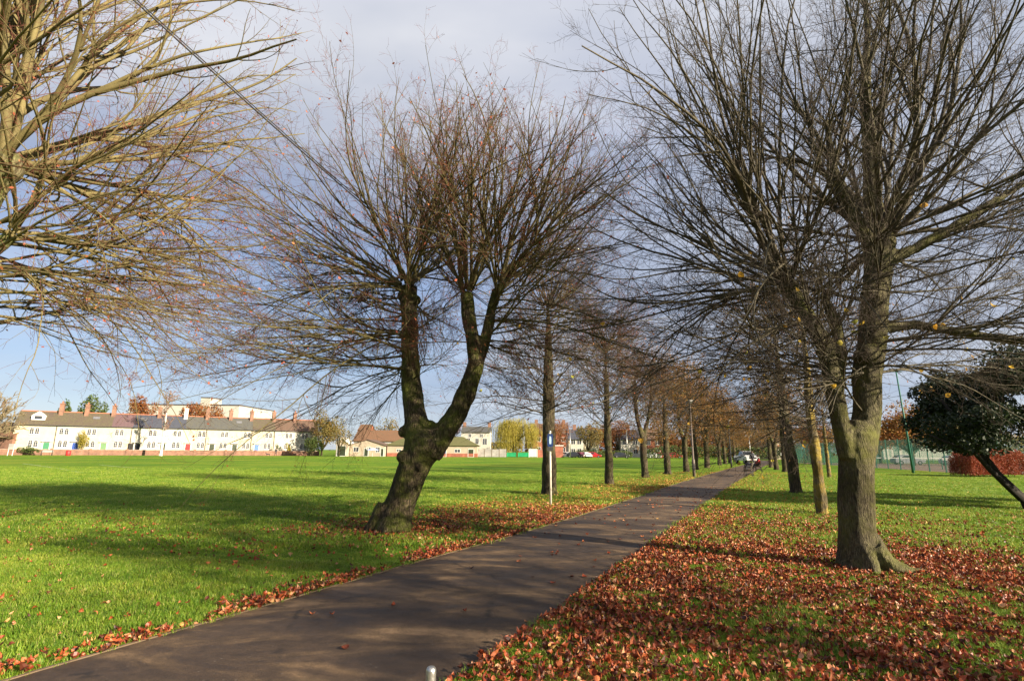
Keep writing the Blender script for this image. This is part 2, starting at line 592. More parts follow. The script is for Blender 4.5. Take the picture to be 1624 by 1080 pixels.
# ------------------------------------------------------------------ path
def path_mat():
    m, t, b = new_mat('path_asphalt')
    tcn = N(t, 'ShaderNodeTexCoord')
    mp = N(t, 'ShaderNodeMapping')
    mp.inputs['Rotation'].default_value = (0, 0, R(62))
    mp.inputs['Scale'].default_value = (0.55, 1.5, 1)
    t.links.new(tcn.outputs['Object'], mp.inputs[0])
    a = N(t, 'ShaderNodeTexNoise', i_Scale=1.3, i_Detail=6.0, i_Roughness=0.6, i_Distortion=0.7)
    t.links.new(mp.outputs[0], a.inputs['Vector'])
    f = N(t, 'ShaderNodeTexNoise', i_Scale=130.0, i_Detail=3.0, i_Roughness=0.7)
    t.links.new(tcn.outputs['Object'], f.inputs['Vector'])
    vo = N(t, 'ShaderNodeTexVoronoi', i_Scale=95.0)
    t.links.new(tcn.outputs['Object'], vo.inputs['Vector'])
    c = ramp(t, a.outputs[0], [(0.36, (0.034, 0.023, 0.016)), (0.48, (0.060, 0.040, 0.026)), (0.56, (0.100, 0.066, 0.038)), (0.66, (0.18, 0.118, 0.067))])
    c2 = mixc(t, 1.0, c, ramp(t, f.outputs[0], [(0.32, (0.55, 0.55, 0.55)), (0.68, (1.45, 1.42, 1.4))]), 'MULTIPLY')
    chips = ramp(t, vo.outputs['Color'], [(0.93, (0, 0, 0)), (0.96, (1, 1, 1))])
    c3 = mixc(t, math_(t, 'MULTIPLY', chips, 0.35), c2, (0.25, 0.22, 0.19))
    dn = N(t, 'ShaderNodeTexNoise', i_Scale=2.2, i_Detail=5.0, i_Roughness=0.7)
    t.links.new(tcn.outputs['Object'], dn.inputs['Vector'])
    wv = N(t, 'ShaderNodeMix')
    wv.data_type = 'VECTOR'
    wv.inputs[0].default_value = 0.25
    t.links.new(tcn.outputs['Object'], wv.inputs[4])
    t.links.new(dn.outputs['Color'], wv.inputs[5])
    ck = N(t, 'ShaderNodeTexVoronoi', i_Scale=0.55)
    ck.feature = 'DISTANCE_TO_EDGE'
    t.links.new(wv.outputs[1], ck.inputs['Vector'])
    crack = ramp(t, ck.outputs['Distance'], [(0.0, (1, 1, 1)), (0.008, (0.7, 0.7, 0.7)), (0.014, (0, 0, 0))])
    br_ = ramp(t, dn.outputs[0], [(0.46, (0, 0, 0)), (0.56, (1, 1, 1))])
    c3 = mixc(t, math_(t, 'MULTIPLY', math_(t, 'MULTIPLY', crack, br_), 0.75), c3, (0.014, 0.011, 0.009))
    md_ = N(t, 'ShaderNodeTexNoise', i_Scale=7.0, i_Detail=6.0, i_Roughness=0.75)
    t.links.new(tcn.outputs['Object'], md_.inputs['Vector'])
    c3 = mixc(t, 1.0, c3, ramp(t, md_.outputs[0], [(0.33, (0.72, 0.72, 0.72)), (0.66, (1.25, 1.23, 1.2))]), 'MULTIPLY')
    t.links.new(c3, b.inputs['Base Color'])
    ro = ramp(t, a.outputs[0], [(0.35, (0.58, 0.58, 0.58)), (0.6, (0.85, 0.85, 0.85))])
    t.links.new(ro, b.inputs['Roughness'])
    b.inputs['Specular IOR Level'].default_value = 0.3
    bp = N(t, 'ShaderNodeBump')
    bp.inputs['Strength'].default_value = 0.55
    bp.inputs['Distance'].default_value = 0.006
    t.links.new(f.outputs[0], bp.inputs['Height'])
    t.links.new(bp.outputs[0], b.inputs['Normal'])
    return m


nP = len(PLs)
cols = 9
V = np.zeros((nP, cols, 3))
for k in range(cols):
    f_ = k / (cols - 1)
    V[:, k, :2] = PLs * (1 - f_) + PRs * f_
    V[:, k, 2] = 0.006 + 0.022 * (1 - (2 * f_ - 1) ** 2)
ii = np.arange(nP * cols).reshape(nP, cols)
Q = np.stack([ii[:-1, :-1], ii[:-1, 1:], ii[1:, 1:], ii[1:, :-1]], -1).reshape(-1, 4)
tag(link('path', mesh_np('path', V, Q), None, path_mat(), True), kind='structure')
# thin timber edging along the left edge of the path
eb = MB()
for i in range(0, 95):
    p, q = PLs[i], PLs[i + 1]
    d = q - p
    n_ = np.array([-d[1], d[0]]) / np.linalg.norm(d)
    a0, a1, b0, b1 = p, p + n_ * 0.028, q, q + n_ * 0.028
    z = 0.014
    eb.add([(*a0, -0.02), (*a1, -0.02), (*b1, -0.02), (*b0, -0.02), (*a0, z), (*a1, z), (*b1, z), (*b0, z)],
           [(4, 7, 6, 5), (0, 4, 5, 1), (0, 3, 7, 4), (1, 5, 6, 2), (3, 2, 6, 7)])
M['edging'] = mat('edging_timber', (0.13, 0.09, 0.055), 0.9, 0.5, 4, 0.3)
tag(eb.build('path_edging', M['edging']), kind='structure')


# ------------------------------------------------------------------ branch growing (vectorised)
def norm(a):
    return a / np.maximum(np.linalg.norm(a, axis=-1, keepdims=True), 1e-9)


def grow(start, d, length, n, up, wob, rng):
    Mn = len(start)
    P = np.zeros((Mn, n, 3))
    P[:, 0] = start
    d = norm(d)
    step = (length / (n - 1))[:, None]
    up = np.broadcast_to(np.asarray(up, float), (Mn,))[:, None]
    drift = rng.normal(0, 1, (Mn, 3)) * wob
    for i in range(1, n):
        drift = 0.6 * drift + rng.normal(0, 1, (Mn, 3)) * wob
        d = norm(d + drift + np.array([0, 0, 1.0]) * up / (n - 1))
        P[:, i] = P[:, i - 1] + d * step
    return P


def children(P, Rr, k, t0, t1, ang, lenf, rng, rfac=0.6, rmin=0.0016):
    """k side shoots on each polyline in P"""
    Mn, n = P.shape[:2]
    par = np.repeat(np.arange(Mn), k)
    t = rng.uniform(t0, t1, Mn * k)
    fi = t * (n - 1)
    i0 = np.minimum(fi.astype(int), n - 2)
    fr = (fi - i0)[:, None]
    a, b = P[par, i0], P[par, i0 + 1]
    st = a * (1 - fr) + b * fr
    tan = norm(b - a)
    rr = Rr[par, i0] * (1 - fr[:, 0]) + Rr[par, i0 + 1] * fr[:, 0]
    rv = norm(np.cross(tan, norm(rng.normal(0, 1, (Mn * k, 3)))))
    # flatten: lime shoots branch mostly sideways in a plane
    an = ang + rng.normal(0, 0.16, Mn * k)
    d = tan * np.cos(an)[:, None] + rv * np.sin(an)[:, None]
    L = lenf(par, t)
    r0 = np.maximum(np.minimum(rr * rfac, L * 0.011 + 0.0012), rmin)
    return par, st, d, L, r0


def taper(r0, n, end=0.35, p=1.0):
    f = 1 - (1 - end) * np.linspace(0, 1, n) ** p
    return r0[:, None] * f[None]


def tube_np(P, Rr, sides, base=0):
    Mn, n = P.shape[:2]
    T = np.empty_like(P)
    T[:, 1:-1] = P[:, 2:] - P[:, :-2]
    T[:, 0] = P[:, 1] - P[:, 0]
    T[:, -1] = P[:, -1] - P[:, -2]
    T = norm(T)
    mean = norm(P[:, -1] - P[:, 0])
    axis_ = np.where(np.abs(mean[:, 2:3]) < 0.8, np.array([[0, 0, 1.0]]), np.array([[1.0, 0, 0]]))
    ref = norm(np.cross(mean, axis_))[:, None]
    U = norm(np.cross(T, ref))
    W = np.cross(T, U)
    a = np.arange(sides) * 2 * math.pi / sides
    V = P[:, :, None] + Rr[:, :, None, None] * (np.cos(a)[None, None, :, None] * U[:, :, None] + np.sin(a)[None, None, :, None] * W[:, :, None])
    ix = np.arange(Mn * n * sides).reshape(Mn, n, sides) + base
    nx_ = np.roll(ix, -1, axis=2)
    Qd = np.stack([ix[:, :-1], nx_[:, :-1], nx_[:, 1:], ix[:, 1:]], -1).reshape(-1, 4)
    return V.reshape(-1, 3), Qd


def merge(parts):
    Vs, Qs, Ms, b = [], [], [], 0
    for V, Qd, mi in parts:
        Vs.append(V)
        Qs.append(Qd + b)
        Ms.append(np.full(len(Qd), mi))
        b += len(V)
    return np.concatenate(Vs), np.concatenate(Qs), np.concatenate(Ms)


def quads_at(P, size, rng, flat=0.0):
    """small leaf-shaped quads at points"""
    n = len(P)
    a = norm(rng.normal(0, 1, (n, 3)))
    b = norm(np.cross(a, norm(rng.normal(0, 1, (n, 3)))))
    s = (size * rng.uniform(0.6, 1.25, n))[:, None]
    V = np.stack([P - a * s, P + b * s * 0.55, P + a * s, P - b * s * 0.55], 1).reshape(-1, 3)
    Qd = np.arange(4 * n).reshape(n, 4)
    return V, Qd


def remeshed(name, mb, voxel, mats, parent, disp=None):
    tmp = link('tmp', mb.mesh('tmp'))
    md = tmp.modifiers.new('r', 'REMESH')
    md.mode = 'VOXEL'
    md.voxel_size = voxel
    md.use_smooth_shade = True
    sm = tmp.modifiers.new('s', 'SMOOTH')
    sm.factor = 0.5
    sm.iterations = 3
    dg = bpy.context.evaluated_depsgraph_get()
    me = bpy.data.meshes.new_from_object(tmp.evaluated_get(dg))
    bpy.data.objects.remove(tmp)
    me.name = name
    if disp:
        n = len(me.vertices)
        co = np.empty(n * 3, np.float32)
        me.vertices.foreach_get('co', co)
        no = np.empty(n * 3, np.float32)
        me.vertices.foreach_get('normal', no)
        co, no = co.reshape(-1, 3), no.reshape(-1, 3)
        dv = np.array([disp(p) for p in co.tolist()])
        co = co + no * dv[:, None]
        me.vertices.foreach_set('co', co.astype(np.float32).ravel())
        me.update()
    return link(name, me, parent, mats, True)


def bark_disp(lump=0.03, rib=0.010, seed=0.0):
    def f(p):
        a = mnoise.noise(Vector((p[0] * 2.6 + seed, p[1] * 2.6, p[2] * 1.6)))
        b = mnoise.noise(Vector((p[0] * 9, p[1] * 9 + seed, p[2] * 2.2)))
        c = abs(mnoise.noise(Vector((p[0] * 26, p[1] * 26, p[2] * 5.0 + seed))))
        return a * lump + b * lump * 0.45 - c * rib
    return f


def fork(P1, R1, L, up, kf, rng, n1, t0=0.06, t1=0.5, ang=0.40):
    """secondary leaders: limbs fork step by step instead of springing from one point"""
    pf, sf, df, Lf, rf = children(P1, R1, kf, t0, t1, ang, lambda par, t: L[par] * (1.02 - t) * rng.uniform(0.86, 1.04, len(par)), rng, 0.78, 0.004)
    rf = np.maximum(rf, 0.0045 + 0.0016 * Lf)
    upf = np.asarray(up)[pf] * 0.8 + rng.normal(0, 0.18, len(pf))
    PF = grow(sf, df, Lf, n1, upf, 0.055, rng)
    return pf, PF, taper(rf, n1, 0.2, 0.9), Lf, upf


def shoots_to_parts(root, st, d, L, r0, up, rng, mats, k=(8, 6, 1), lensc=1.0, n1=13, kf=2):
    """build every main limb with its forks, side shoots and twigs as one part"""
    up = np.maximum(np.broadcast_to(up, (len(st),)), -0.14)
    P1 = grow(st, d, L, n1, up, 0.052, rng)
    R1 = taper(r0, n1, 0.16, 0.9)
    pf, PF, RF, Lf, upf = fork(P1, R1, L, up, kf, rng, n1)
    rt1 = np.r_[np.arange(len(st)), pf]
    P1 = np.concatenate([P1, PF])
    R1 = np.concatenate([R1, RF])
    L = np.r_[L, Lf]
    up = np.r_[up, upf]
    p2, s2, d2, L2, r2 = children(P1, R1, k[0], 0.14, 0.97, 0.58, lambda par, t: L[par] * rng.uniform(0.14, 0.40, len(par)) * (1.1 - 0.55 * t) * lensc, rng, 0.55, 0.0023)
    P2 = grow(s2, d2, L2, 8, up[p2] * 0.4 + 0.08, 0.075, rng)
    R2 = taper(r2, 8, 0.3)
    p3, s3, d3, L3, r3 = children(P2, R2, k[1], 0.12, 1.0, 0.72, lambda par, t: rng.uniform(0.10, 0.46, len(par)) * (1.1 - 0.4 * t) * np.clip(L2[par] / 1.0, 0.5, 1.25), rng, 0.75, 0.0019)
    r3 = r3 * 0.9
    P3 = grow(s3, d3, L3, 3, 0.12, 0.15, rng)
    R3 = taper(r3, 3, 0.5)
    root2 = rt1[p2]
    root3 = root2[p3]
    if k[2]:
        p4, s4, d4, L4, r4 = children(P3, R3, k[2], 0.2, 1.0, 0.85, lambda par, t: rng.uniform(0.06, 0.22, len(par)), rng, 0.8, 0.0016)
        P4 = grow(s4, d4, L4, 2, 0.1, 0.1, rng)
        R4 = taper(r4, 2, 0.7)
        root4 = root3[p4]
    for i in range(len(st)):
        m1, m2, m3 = rt1 == i, root2 == i, root3 == i
        parts = [(*tube_np(P1[m1], R1[m1], 6), 0), (*tube_np(P2[m2], R2[m2], 4), 0), (*tube_np(P3[m3], R3[m3], 3), 1)]
        if k[2]:
            m4 = root4 == i
            parts.append((*tube_np(P4[m4], R4[m4], 3), 1))
        V, Qd, mi = merge(parts)
        link('branch', mesh_np('branch', V, Qd, mi), root, mats, True)
    return P1, P3


def azel(az, el):
    return np.stack([np.cos(el) * np.cos(az), np.cos(el) * np.sin(az), np.sin(el)], -1)


def limb_shoots(pts, t0, t1, n, rng, el, length, rad, az_c=None, az_w=math.pi, out=0.1):
    """shoots breaking from a limb polyline between fractions t0..t1"""
    pts = np.asarray(pts, float)
    dd = np.r_[0, np.cumsum(np.linalg.norm(np.diff(pts, axis=0), axis=1))]
    s = rng.uniform(t0, t1, n) * dd[-1]
    q = np.stack([np.interp(s, dd, pts[:, i]) for i in range(3)], 1)
    az = rng.uniform(-az_w, az_w, n) + (az_c if az_c is not None else 0)
    e = rng.uniform(el[0], el[1], n)
    d = azel(az, e)
    q = q + d * out * np.array([1, 1, 0.2])
    L = rng.uniform(length[0], length[1], n)
    r = rng.uniform(rad[0], rad[1], n) * (0.5 + 0.5 * L / length[1])
    up = np.where(e > 0.5, 0.75, np.where(e > 0.15, 0.30, -0.08 + 0.35 * np.clip(-e, 0, 1) * 4)) + rng.normal(0, 0.10, n)
    return q, d, L, r, up


def head_shoots(c, n, rng, length, rad, el=(0.0, 1.5), az_c=0.0, az_w=math.pi, up_lo=-0.1, up_hi=0.95, spread=0.14):
    az = rng.uniform(-az_w, az_w, n) + az_c
    # even over the dome
    e = np.arcsin(rng.uniform(math.sin(el[0]), math.sin(el[1]), n))
    d = azel(az, e)
    st = np.asarray(c)[None] + d * spread + rng.normal(0, 0.05, (n, 3))
    L = rng.uniform(length[0], length[1], n) * (0.86 + 0.16 * np.sin(e))
    r = rng.uniform(rad[0], rad[1], n)
    up = up_lo + (up_hi - up_lo) * np.clip(np.sin(e) * 1.25, 0, 1) ** 1.5 + rng.normal(0, 0.22, n)
    return st, d, L, r, up


def cat(*sets):
    return [np.concatenate([s[i] for s in sets]) for i in range(5)]


def flare(mb, base, r, rng, n=6, reach=1.7, h=0.5):
    """root buttresses around a trunk base"""
    for i in range(n):
        a = 2 * math.pi * (i + rng.uniform(-0.25, 0.25)) / n
        u = Vector((math.cos(a), math.sin(a), 0))
        rr = r * rng.uniform(0.85, 1.2)
        mb.tube([Vector(base) + u * rr * 0.35 + Vector((0, 0, h)), Vector(base) + u * rr * 0.75 + Vector((0, 0, h * 0.42)),
                 Vector(base) + u * rr * 1.1 + Vector((0, 0, h * 0.12)), Vector(base) + u * rr * reach + Vector((0, 0, -0.10))],
                [rr * 0.42, rr * 0.36, rr * 0.28, rr * 0.12], 8)


leaf_small = None


def leaf_mesh(name, size=0.06, curl=0.25, fold=0.2):
    """lime leaf: pointed oval, folded at the midrib and curled"""
    ts = [0.0, 0.22, 0.5, 0.78, 1.0]
    ws = [0.02, 0.40, 0.46, 0.27, 0.0]
    vs, fs = [], []
    for t_, w in zip(ts, ws):
        y = (t_ - 0.5) * size * 1.25
        z = curl * size * ((t_ - 0.5) ** 2) * 4
        vs += [(-w * size, y, z + fold * w * size), (0, y, z), (w * size, y, z + fold * w * size)]
    for i in range(4):
        a = i * 3
        fs += [(a, a + 1, a + 4, a + 3), (a + 1, a + 2, a + 5, a + 4)]
    # stalk
    y0 = -0.5 * size * 1.25
    b = len(vs)
    vs += [(-0.012 * size, y0, curl * size), (0.012 * size, y0, curl * size), (0.0, y0 - 0.45 * size, curl * size * 1.5)]
    fs += [(b, b + 1, b + 2)]
    me = bpy.data.meshes.new(name)
    me.from_pydata(vs, [], fs)
    me.update()
    return me


M['leaf_yellow'] = leaf_mat('leaf_yellow', [(0.0, (0.62, 0.40, 0.05)), (0.5, (0.55, 0.28, 0.03)), (1.0, (0.50, 0.48, 0.08))], 0.5)
M['leaf_bud'] = leaf_mat('leaf_bud_red', [(0.0, (0.30, 0.07, 0.035)), (0.5, (0.44, 0.12, 0.06)), (1.0, (0.50, 0.20, 0.06))], 0.35)
yl_mesh = leaf_mesh('clinging_leaf', 0.062, 0.5, 0.4)
yl_mesh.materials.append(M['leaf_yellow'])


def cling(root, pts, rng, scale=1.0):
    for p in pts:
        o = bpy.data.objects.new('leaf', yl_mesh)
        COL.objects.link(o)
        o.parent = root
        o.location = p
        o.rotation_euler = rng.uniform(-1.6, 1.6, 3)
        s = rng.uniform(0.7, 1.4) * scale
        o.scale = (s, s, s)


def bud_cluster(root, P3, n, rng, size=0.02):
    tips = P3[rng.integers(0, len(P3), n), -1] + rng.normal(0, 0.02, (n, 3))
    V, Qd = quads_at(tips, size, rng)
    o = link('withered_leaves', mesh_np('withered_leaves', V, Qd), root, M['leaf_bud'])
    o['kind'] = 'stuff'


# ------------------------------------------------------------------ the big forked tree left of the path
def loc(pts, Y, base):
    return [Vector(at(px, py, Y + dy) - base) for px, py, dy in pts]


def tree_mid():
    rng = np.random.default_rng(11)
    base = np.array([-2.32, 10.95, 0.0])
    root = empty('lime_tree', base, 0, 'big leaning bare lime with a knobbly mossy trunk forking into two limbs', 'tree')
    Y = base[1]
    mb = MB()
    tr = loc([(622, 850, 0), (628, 820, 0), (637, 790, 0), (651, 755, 0), (664, 725, 0), (674, 700, 0), (672, 682, 0)], Y, base)
    mb.tube(tr, [0.40, 0.335, 0.30, 0.30, 0.33, 0.40, 0.30], 20)
    A = loc([(672, 712, 0), (662, 680, 0.02), (656, 650, 0.05), (652, 600, 0.1), (650, 540, 0.15), (649, 490, 0.18), (648, 455, 0.2)], Y, base)
    mb.tube(A, [0.30, 0.27, 0.225, 0.19, 0.18, 0.175, 0.20], 16)
    B = loc([(680, 715, 0), (705, 683, -0.05), (727, 650, -0.1), (743, 615, -0.15), (755, 575, -0.2), (750, 535, -0.2), (742, 495, -0.2), (741, 465, -0.2)], Y, base)
    mb.tube(B, [0.30, 0.235, 0.205, 0.185, 0.18, 0.15, 0.14, 0.15], 16)
    C = loc([(754, 580, -0.2), (764, 555, -0.1), (773, 525, 0), (779, 490, 0.1), (790, 460, 0.15)], Y, base)
    mb.tube(C, [0.16, 0.14, 0.13, 0.11, 0.11], 12)
    D = loc([(790, 465, 0.15), (812, 430, 0.25), (838, 395, 0.3)], Y, base)
    mb.tube(D, [0.10, 0.085, 0.06], 10)
    for px, py, dy, r in [(640, 684, 0, 0.17), (642, 738, -0.1, 0.17), (684, 672, 0, 0.14), (640, 725, -0.15, 0.2),
                          (600, 833, -0.1, 0.14), (646, 470, 0.15, 0.23), (660, 476, 0.1, 0.17), (742, 470, -0.2, 0.18), (756, 566, -0.22, 0.2), (770, 545, -0.1, 0.13),
                          (648, 590, 0.0, 0.19), (640, 470, 0.2, 0.17), (652, 640, 0, 0.21), (665, 740, -0.25, 0.16)]:
        c = Vector(at(px, py, Y + dy) - base)
        mb.ball(c, r * 0.70, 12, 8)
    for k in range(16):
        i = rng.integers(0, len(tr) - 1)
        c = tr[i].lerp(tr[i + 1], rng.uniform(0, 1))
        a = rng.uniform(0, 6.28)
        c = c + Vector((math.cos(a), math.sin(a), rng.uniform(-.2, .2))) * 0.25
        mb.ball(c, rng.uniform(0.05, 0.09), 10, 6)
    flare(mb, (0.0, 0, 0), 0.33, rng, 7, 1.5, 0.5)
    remeshed('trunk', mb, 0.028, M['bark_mid'], root, bark_disp(0.038, 0.020, 3.0))
    Al, Bl, Cl, Dl = A, B, C, D
    hA, hB, hC, hD = A[-1], B[-1], C[-1], D[-1]
    S = cat(
        head_shoots(hA, 15, rng, (3.8, 4.4), (0.022, 0.038), (0.7, 1.5), up_hi=0.35),
        head_shoots(hA, 15, rng, (4.6, 5.5), (0.022, 0.038), (0.1, 0.75), math.pi, 2.0, up_lo=0.1, up_hi=0.15),
        limb_shoots(Al, 0.48, 1.0, 22, rng, (-0.08, 0.34), (4.2, 5.5), (0.018, 0.030), math.pi, 1.8, 0.14),
        limb_shoots(Al, 0.40, 0.85, 11, rng, (-0.2, 0.05), (3.8, 5.2), (0.014, 0.024), math.pi, 1.5, 0.15),
        limb_shoots(Al, 0.35, 0.95, 14, rng, (-0.3, 0.5), (0.8, 2.2), (0.009, 0.014), 0, math.pi, 0.14),
        head_shoots(hB, 14, rng, (3.7, 4.3), (0.024, 0.042), (0.8, 1.5), up_hi=0.3),
        head_shoots(hB, 5, rng, (3.0, 4.2), (0.018, 0.028), (0.2, 0.8), 0.0, math.pi, up_hi=0.5),
        limb_shoots(Bl, 0.45, 0.9, 12, rng, (-0.25, 0.4), (1.0, 2.8), (0.009, 0.018), 0, math.pi, 0.13),
        head_shoots(hC, 13, rng, (3.6, 4.3), (0.024, 0.040), (0.45, 1.45), 0.0, 1.9, up_hi=0.25),
        limb_shoots(Cl, 0.1, 1.0, 17, rng, (-0.12, 0.35), (3.4, 4.8), (0.015, 0.028), 0.0, 1.7, 0.11),
        head_shoots(hD, 9, rng, (3.2, 4.2), (0.018, 0.032), (0.2, 1.3), 0.0, 1.7, up_hi=0.3))
    P1, P3 = shoots_to_parts(root, *S, rng, [M['shoot_dark'], M['twig_red']], k=(9, 6, 1), kf=3)
    bud_cluster(root, P3, 3600, rng, 0.028)
    return root


tree_mid()


def tree_left():
    rng = np.random.default_rng(23)
    base = np.array([-7.75, 7.0, 0.0])
    root = empty('lime_tree', base, 0, 'bare lime at the left edge, its yellowish sunlit branches fanning to the right', 'tree')
    mb = MB()
    tr = [Vector((0, 0, -0.1)), Vector((0.03, 0, 1.2)), Vector((0.05, 0, 2.6)), Vector((0.10, 0.0, 3.9)), Vector((0.16, 0, 4.7))]
    mb.tube(tr, [0.42, 0.33, 0.30, 0.30, 0.27], 18)
    A = [Vector((0.14, 0, 4.2)), Vector((0.26, 0.02, 5.0)), Vector((0.40, 0.0, 5.5))]
    mb.tube(A, [0.26, 0.22, 0.20], 14)
    B = [Vector((0.1, 0, 4.0)), Vector((-0.35, 0.1, 4.9)), Vector((-0.5, 0.1, 5.8))]
    mb.tube(B, [0.22, 0.19, 0.16], 14)
    C = [Vector((0.15, 0, 3.5)), Vector((0.5, -0.1, 4.0)), Vector((0.95, -0.15, 4.35))]
    mb.tube(C, [0.16, 0.12, 0.09], 12)
    mb.ball(A[-1], 0.30, 12, 8)
    mb.ball(B[-1], 0.24, 12, 8)
    flare(mb, (0, 0, 0), 0.33, rng)
    remeshed('trunk', mb, 0.035, M['bark_left'], root, bark_disp(0.035, 0.012, 1.0))
    S = cat(
        head_shoots(A[-1], 10, rng, (4.9, 5.8), (0.045, 0.080), (0.7, 1.5), 0.0, 2.4, up_hi=0.4),
        head_shoots(A[-1], 10, rng, (4.5, 5.2), (0.032, 0.060), (0.1, 0.8), 0.0, 1.9, up_lo=-0.02, up_hi=0.3),
        head_shoots(B[-1], 8, rng, (4.4, 5.2), (0.035, 0.06), (0.5, 1.5), 0.0, math.pi, up_hi=0.4),
        limb_shoots(tr, 0.66, 1.0, 19, rng, (0.0, 0.42), (4.0, 5.0), (0.020, 0.036), 0.0, 1.9, 0.2),
        limb_shoots(tr, 0.72, 0.9, 8, rng, (-0.04, 0.1), (3.4, 4.3), (0.014, 0.024), 0.0, 1.3, 0.2),
        head_shoots(C[-1], 7, rng, (3.2, 4.2), (0.022, 0.034), (0.0, 0.9), 0.0, 1.4, up_hi=0.3))
    P1, P3 = shoots_to_parts(root, *S, rng, [M['shoot_olive'], M['twig_red']], k=(8, 5, 1), kf=3)
    bud_cluster(root, P3, 1700, rng, 0.022)


tree_left()


